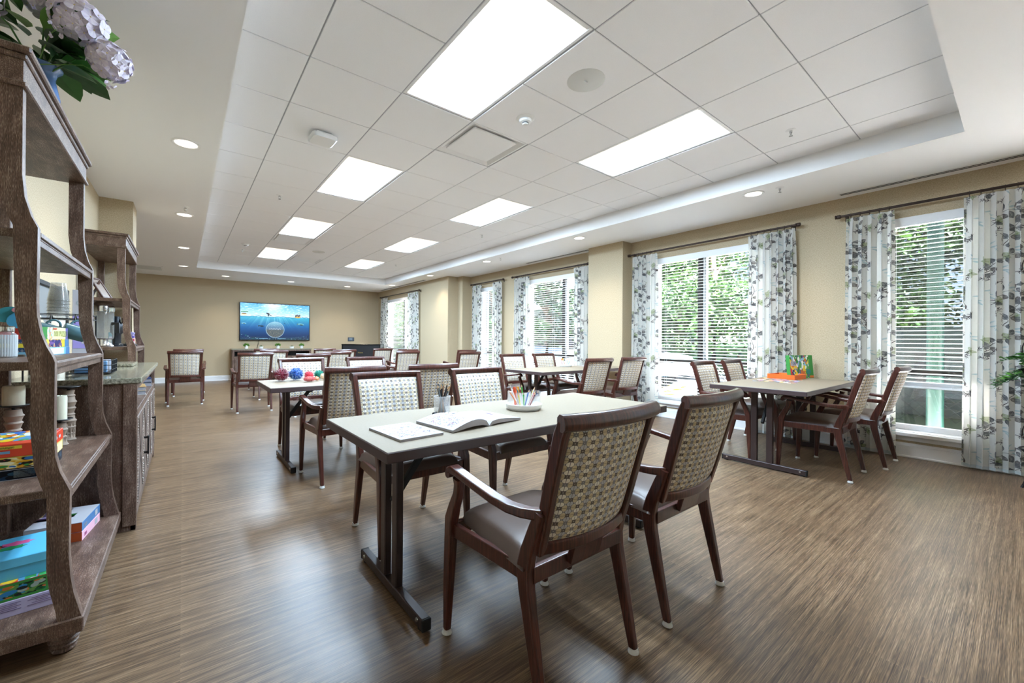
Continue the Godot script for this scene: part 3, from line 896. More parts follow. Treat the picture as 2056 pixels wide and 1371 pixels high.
	# round speakers
	for e in [[2.145, -1.80, 0.125, "large round grey ceiling speaker beside the first glowing panel"], [2.15, -8.6, 0.12, "small round grey ceiling speaker beside the last glowing panel"]]:
		var t := thing("ceiling_speaker", e[3], "speaker", Vector3(e[0], TRAY - 0.006, e[1]))
		var b := B.new(); b.lathe([Vector2(0, -0.004), Vector2(e[2] - 0.004, -0.004), Vector2(e[2], -0.001), Vector2(e[2], 0.004)], Vector3.ZERO, 40); part(t, "grille", b, M.speaker_grille)
		b = B.new(); b.box(Vector3(0, -0.0055, 0), Vector3(0.03, 0.002, 0.007)); part(t, "badge", b, M.chrome)
	# smoke detectors
	for e in [[2.138, -2.40, "white smoke detector beside the square air vent"], [0.905, -8.75, "white smoke detector far down the tile row on the shelf side"]]:
		var t := thing("smoke_detector", e[2], "detector", Vector3(e[0], TRAY - 0.005, e[1]))
		var b := B.new(); b.lathe([Vector2(0, -0.012), Vector2(0.05, -0.012), Vector2(0.072, -0.004), Vector2(0.074, 0.002)], Vector3.ZERO, 28); part(t, "base", b, M.white_plastic)
		b = B.new(); b.lathe([Vector2(0, -0.05), Vector2(0.02, -0.05), Vector2(0.024, -0.045), Vector2(0.026, -0.035), Vector2(0.045, -0.03), Vector2(0.05, -0.01)], Vector3.ZERO, 28); part(t, "sensor_head", b, M.white_plastic)
		b = B.new(); b.lathe([Vector2(0.0262, -0.044), Vector2(0.0262, -0.036)], Vector3.ZERO, 24); part(t, "slot_ring", b, M.vent_dark)
	# sprinklers
	for e in [[0.925, TRAY - 0.005, -5.52, "in a tile beyond the wireless box"], [3.98, TRAY - 0.005, -1.18, "in a tile beside the first window-side panel"], [0.912, TRAY - 0.005, -9.3, "behind the far smoke detector"], [3.93, TRAY - 0.005, -5.47, "beside the second window-side panel"], [4.85, SOFFIT, -1.53, "in the soffit by the puzzle-table windows"], [0.012, SOFFIT, -6.15, "in the soffit by the shelf-side pier"], [4.84, SOFFIT, -6.12, "in the soffit near the narrow far window"], [3.93, TRAY - 0.005, -8.9, "beside the last window-side panel"]]:
		var t := thing("sprinkler", "small pendant sprinkler head " + e[3], "sprinkler", Vector3(e[0], e[1], e[2]), 0, "sprinkler heads")
		var b := B.new(); b.lathe([Vector2(0.012, -0.007), Vector2(0.036, -0.003), Vector2(0.038, 0.002)], Vector3.ZERO, 20); part(t, "escutcheon", b, M.fitting_white)
		b = B.new(); b.tube([Vector3(0, 0, 0), Vector3(0, -0.02, 0)], 0.011, 10)
		for s in [-1, 1]: b.tube([Vector3(s * 0.01, -0.016, 0), Vector3(s * 0.014, -0.03, 0), Vector3(0, -0.046, 0)], 0.0028, 6, Vector3.BACK)
		part(t, "frame_arms", b, M.chrome)
		b = B.new(); b.lathe([Vector2(0, -0.05), Vector2(0.014, -0.05), Vector2(0.014, -0.046), Vector2(0, -0.045)], Vector3.ZERO, 16); part(t, "deflector", b, M.chrome)
	# wireless box hanging under the tiles
	var wb := thing("wireless_access_point", "white box with rounded corners and a dark port strip under a ceiling tile", "device", Vector3(0.94, TRAY - 0.006, -3.66), 0.03)
	var b2 := B.new(); b2.box(Vector3(0, -0.012, 0), Vector3(0.13, 0.024, 0.13), 0.004); part(wb, "mount", b2, M.fitting_white)
	b2 = B.new(); b2.sweep([Vector3(0, -0.024, 0), Vector3(0, -0.028, 0), Vector3(0, -0.052, 0), Vector3(0, -0.058, 0)], [Vector2(0.19, 0.19), Vector2(0.2, 0.2), Vector2(0.2, 0.2), Vector2(0.18, 0.18)], 0.03, Vector3.BACK); part(wb, "cover", b2, M.white_plastic)
	b2 = B.new(); b2.box(Vector3(0.02, -0.036, -0.1005), Vector3(0.11, 0.016, 0.006)); b2.box(Vector3(-0.07, -0.034, -0.1005), Vector3(0.02, 0.012, 0.006)); part(wb, "port_strip", b2, M.vent_dark)
	# slot diffusers along the window wall
	for e in [[-1.22, 0.02, "over the puzzle-table windows"], [-6.2, -4.58, "over the double window behind the far table"], [-12.6, -9.6, "in the far bay"]]:
		var xx := 5.578 if e[0] > -9.0 else 5.06
		var t := thing("slot_diffuser", "long white ceiling slot diffuser " + e[2], "vent", Vector3(xx, SOFFIT, (e[0] + e[1]) / 2), 0, "slot diffusers")
		var ln: float = e[1] - e[0]
		var b := B.new(); b.box(Vector3(0, -0.002, 0), Vector3(0.085, 0.006, ln), 0.002); part(t, "frame", b, M.fitting_white)
		for s in [-0.018, 0.018]:
			b = B.new(); b.box(Vector3(s, -0.0055, 0), Vector3(0.016, 0.003, ln - 0.03)); part(t, "slot", b, M.slot_black)
	var gr := thing("return_grille", "flat grey return-air grille in the soffit beside the alcove", "vent", Vector3(-0.68, SOFFIT, -11.9))
	var b3 := B.new(); b3.box(Vector3(0, -0.004, 0), Vector3(0.64, 0.012, 0.64), 0.003); part(gr, "frame", b3, M.fitting_white)
	for k in 14:
		b3 = B.new(); b3.box(Vector3(0, -0.012, -0.27 + k * 0.0415), Vector3(0.56, 0.004, 0.02)); part(gr, "louvre", b3, M.speaker_grille)

# ---------------------------------------------------------------- windows
func windows() -> void:
	var desc := ["tall narrow window by the potted fern", "wide double window behind the puzzle table", "wide double window behind the far caddy table", "narrow window between the far piers", "window of the far bay beside the piano"]
	for i in WIN.size():
		var w: Array = WIN[i]
		var z0: float = w[0]; var z1: float = w[1]; var y0: float = w[2]; var y1: float = w[3]; var x: float = w[4]
		var s := struct("window_%d" % (i + 1))
		var b := B.new()
		# reveal lining
		b.bb(x + 0.001, y0, z0, x + 0.2, y0 + 0.01, z1); b.bb(x + 0.001, y1 - 0.012, z0, x + 0.2, y1, z1); b.bb(x + 0.001, y0, z0, x + 0.2, y1, z0 + 0.012); b.bb(x + 0.001, y0, z1 - 0.012, x + 0.2, y1, z1)
		part(s, "reveal", b, M.white_trim)
		b = B.new()
		b.bb(x - 0.06, y0 - 0.028, z0 - 0.05, x + 0.14, y0 + 0.006, z1 + 0.05, 0.004); b.bb(x - 0.02, y0 - 0.075, z0 - 0.03, x, y0 - 0.028, z1 + 0.03, 0.003)
		part(s, "sill", b, M.white_trim)
		var fx := x + 0.13
		b = B.new()
		for e in [[z0 + 0.012, z0 + 0.06], [z1 - 0.06, z1 - 0.012]]: b.bb(fx, y0 + 0.01, e[0], fx + 0.06, y1 - 0.012, e[1], 0.003)
		b.bb(fx, y0 + 0.01, z0 + 0.06, fx + 0.06, y0 + 0.065, z1 - 0.06, 0.003); b.bb(fx, y1 - 0.06, z0 + 0.06, fx + 0.06, y1 - 0.012, z1 - 0.06, 0.003)
		part(s, "frame", b, M.white_trim)
		b = B.new(); b.bb(fx + 0.004, 0.81, z0 + 0.06, fx + 0.056, 0.865, z1 - 0.06, 0.003); part(s, "rail", b, M.bronze_frame)
		var cells := [[z0 + 0.06, z1 - 0.06]]
		if w[5] != 0.0:
			b = B.new(); b.bb(fx - 0.004, y0 + 0.06, w[5] - 0.055, fx + 0.07, y1 - 0.06, w[5] + 0.02, 0.003); part(s, "mullion", b, M.bronze_frame)
			b = B.new(); b.bb(fx - 0.006, y0 + 0.06, w[5] + 0.024, fx + 0.05, y1 - 0.06, w[5] + 0.045, 0.002); b.bb(fx - 0.006, y0 + 0.06, w[5] + 0.055, fx + 0.05, y1 - 0.06, w[5] + 0.07, 0.002); part(s, "sash_track", b, M.grey_frame)
			cells = [[z0 + 0.06, w[5] - 0.055], [w[5] + 0.07, z1 - 0.06]]
		else:
			b = B.new(); b.bb(fx + 0.002, y0 + 0.06, z0 + 0.062, fx + 0.05, y1 - 0.06, z0 + 0.09, 0.002); part(s, "sash_track", b, M.grey_frame)
		for c in cells:
			for e in [[y0 + 0.065, 0.81], [0.865, y1 - 0.06]]:
				b = B.new(); b.bb(fx + 0.024, e[0], c[0], fx + 0.03, e[1], c[1]); part(s, "pane", b, M.pane)
		# slatted blind inside the reveal
		var bl := thing("window_blind", "white slatted blind %s in the %s" % ["half raised" if i == 0 else "fully lowered", desc[i]], "blind", Vector3(x + 0.055, 0, (z0 + z1) / 2), 0, "white slatted blinds")
		var ln := z1 - z0 - 0.05
		b = B.new(); b.box(Vector3(-0.045, y1 - 0.045, 0), Vector3(0.014, 0.085, z1 - z0 - 0.004), 0.004); b.box(Vector3(0, y1 - 0.035, 0), Vector3(0.06, 0.045, ln), 0.003); part(bl, "valance", b, M.white_trim)
		var sb := B.new()
		var tl := Basis(Vector3.BACK, deg_to_rad(7))
		for k in 3:
			var xa := -0.025 + k * 0.05 / 3; var xb := xa + 0.05 / 3
			var ha := 0.004 * (1 - pow(xa / 0.025, 2)); var hb := 0.004 * (1 - pow(xb / 0.025, 2))
			for e in [[0.0014, 1], [-0.0014, -1]]:
				var p: Vector3 = tl * Vector3(xa, ha + e[0], ln / 2); var q: Vector3 = tl * Vector3(xb, hb + e[0], ln / 2)
				var p2 := p; p2.z = -ln / 2
				var q2 := q; q2.z = -ln / 2
				if e[1] > 0: sb.quad(p, q, q2, p2)
				else: sb.quad(p, p2, q2, q)
		for e in [-0.025, 0.025]:
			var p: Vector3 = tl * Vector3(e, 0, 0)
			sb.box(p, Vector3(0.0008, 0.0028, ln), 0, tl)
		var slat := sb.mesh()
		var foot: float = w[8]
		var y := y1 - 0.115
		while y > foot + 0.05:
			part(bl, "slat", slat, M.blind).position = Vector3(0, y, 0)
			y -= 0.0425
		if i == 0:
			for k in 7: part(bl, "slat", slat, M.blind).position = Vector3(0, foot + 0.028 + k * 0.0052, 0)
		b = B.new(); b.box(Vector3(0, foot + 0.012, 0), Vector3(0.05, 0.022, ln), 0.004); part(bl, "bottom_rail", b, M.white_trim)
		for e in [-0.36, 0.36] if ln < 1.0 else [-0.38, 0.0, 0.38]:
			b = B.new()
			for xo in [-0.027, 0.027]: b.tube([Vector3(xo, foot + 0.02, e * ln), Vector3(xo, y1 - 0.06, e * ln)], 0.0012, 4)
			part(bl, "ladder_cord", b, M.white_trim)
		if i == 0:
			for e in [-0.3, 0.3]:
				b = B.new(); var lp := []
				for k in 13: lp.append(Vector3(-0.03, foot + 0.03 + 0.022 * sin(k * 1.05), e * ln + 0.03 * cos(k * 0.9)))
				b.tube(lp, 0.0018, 5); part(bl, "cord_knot", b, M.white_trim)
		# rod
		var rd := thing("curtain_rod", "dark bronze curtain rod over the " + desc[i], "curtain rod", Vector3(x - 0.085, 2.495, 0), 0, "bronze curtain rods")
		b = B.new(); b.tube([Vector3(0, 0, w[6] + 0.02), Vector3(0, 0, w[7] - 0.02)], 0.0135, 12); part(rd, "pole", b, M.rod)
		for e in [w[6], w[7]]:
			b = B.new()
			b.lathe([Vector2(0, -0.024), Vector2(0.02, -0.024), Vector2(0.022, -0.016), Vector2(0.016, -0.012), Vector2(0.022, -0.006), Vector2(0.022, 0.02), Vector2(0.014, 0.024), Vector2(0, 0.024)], Vector3(0, 0, e), 16, Basis(Vector3.RIGHT, PI / 2))
			part(rd, "finial", b, M.rod)
		for e in [w[6] + 0.06, w[7] - 0.06]:
			b = B.new(); b.box(Vector3(0.045, -0.005, e), Vector3(0.08, 0.014, 0.018), 0.003); b.box(Vector3(0.082, -0.01, e), Vector3(0.005, 0.08, 0.03), 0.002); part(rd, "bracket", b, M.rod)
	# unseen double windows added behind the camera to brighten the ceiling
	for q in 2:
		var nx := struct("window_%d" % (6 + q))
		var dz := 2.38 * q
		var nb := B.new()
		for e in [[0.64, 0.70], [2.12, 2.18], [1.38, 1.44]]: nb.bb(WX + 0.13, 0.25, e[0] + dz, WX + 0.19, 2.38, e[1] + dz, 0.003)
		for e in [[0.25, 0.31], [0.81, 0.865], [2.32, 2.38]]: nb.bb(WX + 0.13, e[0], 0.70 + dz, WX + 0.19, e[1], 2.12 + dz, 0.003)
		part(nx, "frame", nb, M.white_trim)
		for e in [[0.70, 1.38], [1.44, 2.12]]:
			for f in [[0.31, 0.81], [0.865, 2.32]]:
				nb = B.new(); nb.bb(WX + 0.155, f[0], e[0] + dz, WX + 0.16, f[1], e[1] + dz); part(nx, "pane", nb, M.pane)
	# curtain panels: [wall x, z0, z1, label, seed]
	var P := [
		[WX, -1.17, -0.80, "leaf-print curtain between the puzzle table chairs and the tall narrow window", 1], [WX, -0.345, 0.06, "leaf-print curtain behind the potted fern", 2],
		[WX, -3.78, -3.36, "leaf-print curtain beside the near wallpapered pier", 3], [WX, -2.125, -1.63, "leaf-print curtain behind the upright puzzle box", 4],
		[WX, -6.68, -6.20, "leaf-print curtain at the piano side of the far double window", 5], [WX, -5.0, -4.58, "leaf-print curtain partly behind the near wallpapered pier", 6],
		[WX, -8.26, -7.87, "leaf-print curtain at the piano side of the narrow far window", 7], [WX, -7.44, -7.10, "leaf-print curtain between the narrow far window and the double window", 8],
		[FX, -12.72, -12.2, "leaf-print curtain next to the television wall", 9], [FX, -10.75, -10.1, "leaf-print curtain at the near side of the far bay window", 10]]
	for p in P:
		var t := thing("curtain", p[3], "curtain", Vector3(p[0] - 0.085, 0, (p[1] + p[2]) / 2), 0, "leaf-print curtain panels")
		var rn := RandomNumberGenerator.new(); rn.seed = p[4]
		var wd: float = p[2] - p[1]
		var folds: int = maxi(3, int(round(wd / 0.07)))
		var cols := folds * 10; var rows := 14
		var ph := []; var am := []
		for k in folds + 1:
			ph.append(rn.randf_range(-0.25, 0.25)); am.append(rn.randf_range(0.7, 1.25))
		var g := []; var uv := []
		var cloth := wd * 1.9
		for r in rows + 1:
			var f := float(r) / rows
			var y := 0.045 + f * (2.462 - 0.045)
			var gr := []; var ur := []
			var top := smoothstep(0.9, 1.0, f)
			for c in cols + 1:
				var s := float(c) / cols
				var k := int(floor(s * folds)); var kk := mini(k + 1, folds)
				var fr := s * folds - k
				var a: float = lerpf(am[mini(k, folds)], am[kk], fr)
				var amp := lerpf(0.031 * a, 0.014, top)
				var phase := s * folds * TAU + lerpf(ph[mini(k, folds)], ph[kk], fr) * (1.0 - top) * 2.0
				var wob := 0.012 * sin(s * 9.0 + f * 3.0 + p[4]) * (1.0 - f)
				var zz := (s - 0.5) * wd * lerpf(1.06, 1.0, f) + 0.012 * sin(phase * 2.0) * (1.0 - top) * a
				gr.append(Vector3(amp * sin(phase) + wob, y, zz))
				ur.append(Vector2(s * cloth / 0.70 + p[4] * 0.37, -y / 0.70 + 0.2 * (p[4] % 3)))
			g.append(gr); uv.append(ur)
		var b := B.new(); b.sheet(g, uv, true)
		part(t, "cloth", b, M.curtain)
		var hg := []; var hu := []
		for e in [0.02, 0.0465]:
			var hr := []; var ur := []
			for c in cols + 1:
				hr.append(Vector3(g[0][c].x - 0.0012, e, g[0][c].z)); ur.append(Vector2(0, 0))
			hg.append(hr); hu.append(ur)
		b = B.new(); b.sheet(hg, hu, true); part(t, "hem", b, M.hem)
		var ring := B.new()
		var rp := []
		for k in 17: rp.append(Vector3(0.019 * cos(TAU * k / 16), 0.019 * sin(TAU * k / 16), 0))
		ring.tube(rp, 0.0025, 6, Vector3.BACK, false)
		ring.tube([Vector3(0, -0.019, 0), Vector3(0, -0.034, 0)], 0.002, 5)
		var rm := ring.mesh()
		for k in folds: part(t, "ring", rm, M.rod).position = Vector3(0, 2.491, (float(k) + 0.5) / folds * wd - wd / 2)
	# wall socket under the puzzle table
	var so := thing("wall_outlet", "white power outlet low on the wall under the puzzle table", "outlet", Vector3(WX - 0.003, 0.3, -1.45))
	var ob := B.new(); ob.box(Vector3.ZERO, Vector3(0.006, 0.115, 0.072), 0.002); part(so, "plate", ob, M.white_plastic)
	for s in [-1, 1]:
		ob = B.new(); ob.box(Vector3(-0.0035, s * 0.022, 0), Vector3(0.003, 0.03, 0.034), 0.001); part(so, "socket", ob, M.fitting_white)

# ---------------------------------------------------------------- outdoors
func leaf_cloud(parent: Node, called: String, m: Material, blobs: Array, count: int, size: float, s: int) -> void:
	var rn := RandomNumberGenerator.new(); rn.seed = s
	var lb := B.new()
	lb.quad(Vector3(-0.5, 0, 0), Vector3(0, -0.12, 0.28), Vector3(0.5, 0, 0), Vector3(0, -0.12, -0.28))
	lb.tri(Vector3(0, -0.12, 0.28), Vector3(0.3, 0.1, 0.5), Vector3(0.5, 0, 0), Vector3.UP, Vector3.UP, Vector3.UP)
	var mm := MultiMesh.new()
	mm.transform_format = MultiMesh.TRANSFORM_3D
	mm.mesh = lb.mesh()
	mm.instance_count = count
	for i in count:
		var bl: Array = blobs[rn.randi() % blobs.size()]
		var d := Vector3(rn.randfn(), rn.randfn(), rn.randfn()).normalized() * pow(rn.randf(), 0.28)
		var at: Vector3 = bl[0] + d * bl[1]
		var bs := Basis.from_euler(Vector3(rn.randf_range(-1.2, 1.2), rn.randf() * TAU, rn.randf_range(-0.9, 0.9))).scaled(Vector3.ONE * size * rn.randf_range(0.6, 1.4))
		mm.set_instance_transform(i, Transform3D(bs, at))
	var o := MultiMeshInstance3D.new()
	o.name = called; o.multimesh = mm; o.material_override = m
	o.set_meta("kind", "stuff")
	parent.add_child(o, true)

func tree(label: String, at: Vector3, h: float, r: float, m: Material, s: int, count := 5000, low := 0.28) -> void:
	var t := thing("tree", label, "tree", at, 0, "trees outside the windows")
	var rn := RandomNumberGenerator.new(); rn.seed = s
	var b := B.new()
	b.tube([Vector3.ZERO, Vector3(0.1, h * 0.3, 0.05), Vector3(-0.05, h * 0.62, 0), Vector3(0.05, h * 0.9, 0.1)], [h * 0.03, h * 0.024, h * 0.014, h * 0.004], 8)
	var blobs := []
	for k in 14:
		var a := rn.randf() * TAU; var f := rn.randf_range(low, 0.95)
		var p := Vector3(cos(a) * r * 0.75 * rn.randf_range(0.3, 1.0) * sin(PI * clampf(f, 0.15, 0.9)), h * f, sin(a) * r * 0.75 * rn.randf_range(0.3, 1.0) * sin(PI * clampf(f, 0.15, 0.9)))
		b.tube([Vector3(0, h * f * 0.72, 0), (p + Vector3(0, h * f * 0.8, 0)) * 0.5, p], [h * 0.01, h * 0.006, h * 0.002], 5)
		blobs.append([p, Vector3(r, r * 0.75, r) * rn.randf_range(0.3, 0.48)])
	part(t, "trunk", b, M.bark)
	leaf_cloud(t, "foliage", m, blobs, count, 0.16, s + 50)

func outdoors() -> void:
	var b := B.new(); b.bb(5.95, -0.4, -40, 60, -0.15, 30); struct("ground", b, M.lawn)
	b = B.new(); b.bb(5.95, -0.15, -30, 8.9, -0.12, 20, 0.004); struct("bounce_strip", b, M.bounce_concrete)  # unseen pale ground added to bounce sunlight up to the ceiling
	b = B.new(); b.bb(9.6, -0.15, -30, 16.5, -0.13, -3.0, 0.004); struct("car_park", b, M.asphalt)
	# green porch column
	var c := thing("porch_column", "round green painted column outside the narrow window", "column", Vector3(8.3, -0.15, -0.76))
	b = B.new(); b.lathe([Vector2(0.088, 0.06), Vector2(0.086, 0.3), Vector2(0.08, 4.2)], Vector3.ZERO, 24); part(c, "shaft", b, M.green_paint)
	b = B.new(); b.lathe([Vector2(0.12, 0), Vector2(0.12, 0.05), Vector2(0.1, 0.1), Vector2(0.08, 0.1)], Vector3.ZERO, 24); part(c, "base", b, M.green_paint)
	b = B.new(); b.lathe([Vector2(0.08, 4.1), Vector2(0.12, 4.2), Vector2(0.12, 4.3), Vector2(0, 4.3)], Vector3.ZERO, 24); part(c, "capital", b, M.green_paint)
	var pr := thing("added_shade_roof", "unseen flat roof added to shade the green column", "roof", Vector3(9.0, 4.15, 1.4))  # out-of-view roof added to keep direct sun off the column
	b = B.new(); b.bb(-1.5, 0.0, -2.9, 3.2, 0.22, 4.2, 0.01); part(pr, "slab", b, M.white_trim)
	b = B.new(); b.bb(-1.54, 0.02, -2.94, 3.24, 0.2, -2.9); part(pr, "fascia", b, M.green_paint)
	# neighbouring house with lap siding and a louvred opening
	var hs := thing("garden_shed", "low grey shed with lap siding and a dark louvred opening beyond the green column", "shed", Vector3(10.4, -0.15, 1.2))
	b = B.new(); b.bb(0.05, 0, -3.5, 3, 1.25, 3); part(hs, "wall", b, M.siding)
	for k in 8:
		b = B.new(); b.box(Vector3(0.035, 0.08 + k * 0.15, -0.25), Vector3(0.03, 0.15, 6.5), 0, Basis(Vector3.BACK, 0.09)); part(hs, "siding_board", b, M.siding)
	b = B.new(); b.bb(-0.03, 0.25, -2.4, 0.06, 1.12, -1.1); part(hs, "louvre_frame", b, M.dark_louvre)
	for k in 9:
		b = B.new(); b.box(Vector3(-0.04, 0.31 + k * 0.092, -1.7), Vector3(0.02, 0.075, 1.16), 0, Basis(Vector3.BACK, 0.5)); part(hs, "louvre", b, M.siding)
	b = B.new(); b.prism(PackedVector2Array([Vector2(-0.3, 1.22), Vector2(1.5, 1.6), Vector2(3.3, 1.22), Vector2(3.3, 1.17), Vector2(-0.3, 1.17)]), Vector3(0, 0, -3.7), Vector3.RIGHT, Vector3.UP, Vector3(0, 0, 6.9)); part(hs, "roof", b, M.shed_roof)
	# wire fence before the house
	var fn := thing("wire_fence", "low wire mesh fence on the lawn beyond the green column", "fence", Vector3(9.5, -0.15, 0))
	for k in 7:
		b = B.new(); b.tube([Vector3(0, 0, -4.4 + k * 1.33), Vector3(0, 0.95, -4.4 + k * 1.33)], 0.025, 8); part(fn, "post", b, M.steel_dark)
	b = B.new()
	b.tube([Vector3(0, 0.93, -4.4), Vector3(0, 0.93, 3.6)], 0.018, 6)
	for k in 54:
		for s in [-1.0, 1.0]:
			var z := -4.4 + k * 0.15
			b.tube([Vector3(0, 0.05, z), Vector3(0, 0.9, clampf(z + s * 0.85, -4.4, 3.6))], 0.004, 3)
	part(fn, "mesh", b, M.steel_dark)
	# white building with a pitched roof beyond the double window
	var wb := thing("white_building", "white building with a pale grey pitched roof beyond the double window", "building", Vector3(30.0, -0.15, -24.0))
	b = B.new(); b.bb(0, 0, -8, 8, 4.6, 9); part(wb, "wall", b, M.siding_white)
	b = B.new(); b.prism(PackedVector2Array([Vector2(-0.7, 4.5), Vector2(4, 8.2), Vector2(8.7, 4.5)]), Vector3(0, 0, -8.5), Vector3.RIGHT, Vector3.UP, Vector3(0, 0, 18)); part(wb, "roof", b, M.roof_grey)
	b = B.new(); b.bb(2.2, 6.5, -1.5, 3.0, 8.9, -0.5); part(wb, "chimney", b, M.siding_white)
	for k in 5:
		b = B.new(); b.bb(-0.04, 1.1, -6.6 + k * 3.2, 0.02, 2.8, -5.2 + k * 3.2); var f := part(wb, "window", b, M.white_trim)
		b = B.new(); b.bb(-0.06, 1.2, -6.5 + k * 3.2, -0.03, 2.7, -5.3 + k * 3.2); part(f, "pane", b, M.vent_dark)
	# parked cars and yellow hose reel heap beyond the double window
	car(Vector3(10.9, -0.13, -7.9), 1.45, rgb(168, 192, 202), "pale blue car parked beyond the double window")
	car(Vector3(15.4, -0.13, -14.5), 1.6, rgb(60, 74, 88), "dark blue car parked further along the car park")
	var hp := thing("yellow_hose", "bright yellow hose heaped on the ground outside the double window", "hose", Vector3(7.6, -0.15, -4.45))
	for k in 5:
		b = B.new(); var lp := []
		var rn := RandomNumberGenerator.new(); rn.seed = k
		var tl := rn.randf_range(0.15, 0.5)
		for q in 25:
			var a := TAU * q / 24.0
			lp.append(Vector3(0.34 * cos(a), 0.03 + 0.05 * k + 0.3 * tl * (1 + sin(a)), 0.34 * sin(a) + 0.12 * k - 0.2))
		b.tube(lp, 0.035, 7, Vector3.UP, false); part(hp, "coil", b, pm("hose_yellow", rgb(232, 190, 66), 0.4))
	var rl := thing("white_railing", "white picket railing outside the double window", "railing", Vector3(8.4, -0.15, -5.6))
	b = B.new(); b.bb(-0.03, 0.92, -1.1, 0.03, 0.99, 0.6, 0.006); b.bb(-0.025, 0.12, -1.1, 0.025, 0.18, 0.6, 0.006); part(rl, "rail", b, M.siding_white)
	for k in 13:
		b = B.new(); b.bb(-0.018, 0.15, -1.08 + k * 0.135, 0.018, 0.93, -1.04 + k * 0.135); part(rl, "baluster", b, M.siding_white)
	# trees and hedge
	tree("broad bright green tree beyond the double window", Vector3(14.2, -0.15, -6.4), 6.8, 2.8, M.leaf_1, 1, 9000, 0.14)
	tree("dark green tree behind the green column", Vector3(16.2, -0.15, 0.6), 8.0, 3.3, M.leaf_0, 2, 12000, 0.08)
	tree("leafy tree left of the green column", Vector3(15.4, -0.15, -2.9), 7.4, 2.8, M.leaf_1, 3, 10000, 0.08)
	tree("small tree before the white building", Vector3(15.5, -0.15, -9.6), 4.6, 2.1, M.leaf_1, 4, 6000, 0.15)
	tree("tall tree beyond the far double window", Vector3(11.5, -0.15, -11.6), 6.5, 2.2, M.leaf_2, 5, 7000, 0.12)
	tree("rounded tree beyond the narrow far window", Vector3(10.5, -0.15, -13.8), 5.5, 2.2, M.leaf_0, 6, 6000, 0.1)
	tree("pale green tree outside the far bay", Vector3(9.6, -0.15, -20.5), 6.0, 2.6, M.leaf_1, 7, 6000, 0.1)
	tree("tree at the far end of the lawn", Vector3(23.0, -0.15, -10.0), 9.0, 3.6, M.leaf_2, 8, 7000, 0.2)
	var hd := thing("hedge", "clipped dark hedge along the car park", "hedge", Vector3(18.4, -0.15, -12.5))
	b = B.new(); b.bb(-0.35, 0, -9, 0.35, 1.2, 6.5, 0.1); part(hd, "core", b, M.leaf_2)
	var bl := []
	for k in 22: bl.append([Vector3(0, 0.75, -8.8 + k * 0.7), Vector3(0.55, 0.75, 0.6)])
	leaf_cloud(hd, "foliage", M.leaf_2, bl, 5000, 0.12, 99)

func car(at: Vector3, turn: float, col: Color, label: String) -> void:
	var t := thing("car", label, "car", at, turn)
	var body := PackedVector2Array([Vector2(-2.15, 0.35), Vector2(-2.2, 0.62), Vector2(-2.05, 0.85), Vector2(-1.2, 0.95), Vector2(1.2, 0.98), Vector2(2.05, 0.86), Vector2(2.2, 0.6), Vector2(2.15, 0.32), Vector2(1.75, 0.28), Vector2(1.62, 0.5), Vector2(1.35, 0.58), Vector2(1.08, 0.5), Vector2(0.95, 0.26), Vector2(-0.95, 0.26), Vector2(-1.08, 0.5), Vector2(-1.35, 0.58), Vector2(-1.62, 0.5), Vector2(-1.75, 0.28)])
	var m := mat("car_paint_%d" % used.size(), col, 0.25)
	var b := B.new(); b.prism(body, Vector3(0, 0, -0.85), Vector3.RIGHT, Vector3.UP, Vector3(0, 0, 1.7)); part(t, "body", b, m)
	var cab := PackedVector2Array([Vector2(-1.35, 0.95), Vector2(-0.75, 1.42), Vector2(0.75, 1.44), Vector2(1.45, 0.97)])
	b = B.new(); b.prism(cab, Vector3(0, 0, -0.74), Vector3.RIGHT, Vector3.UP, Vector3(0, 0, 1.48)); part(t, "cabin", b, M.black_gloss)
	b = B.new(); b.box(Vector3(0, 1.44, 0), Vector3(1.5, 0.04, 1.44), 0.015); part(t, "roof", b, m)
	for x in [-1.35, 1.35]:
		for s in [-1, 1]:
			b = B.new(); b.lathe([Vector2(0, -0.1), Vector2(0.31, -0.1), Vector2(0.32, -0.06), Vector2(0.32, 0.06), Vector2(0.31, 0.1), Vector2(0, 0.1)], Vector3(x, 0.32, s * 0.78), 20, Basis(Vector3.RIGHT, PI / 2)); part(t, "wheel", b, M.rubber)

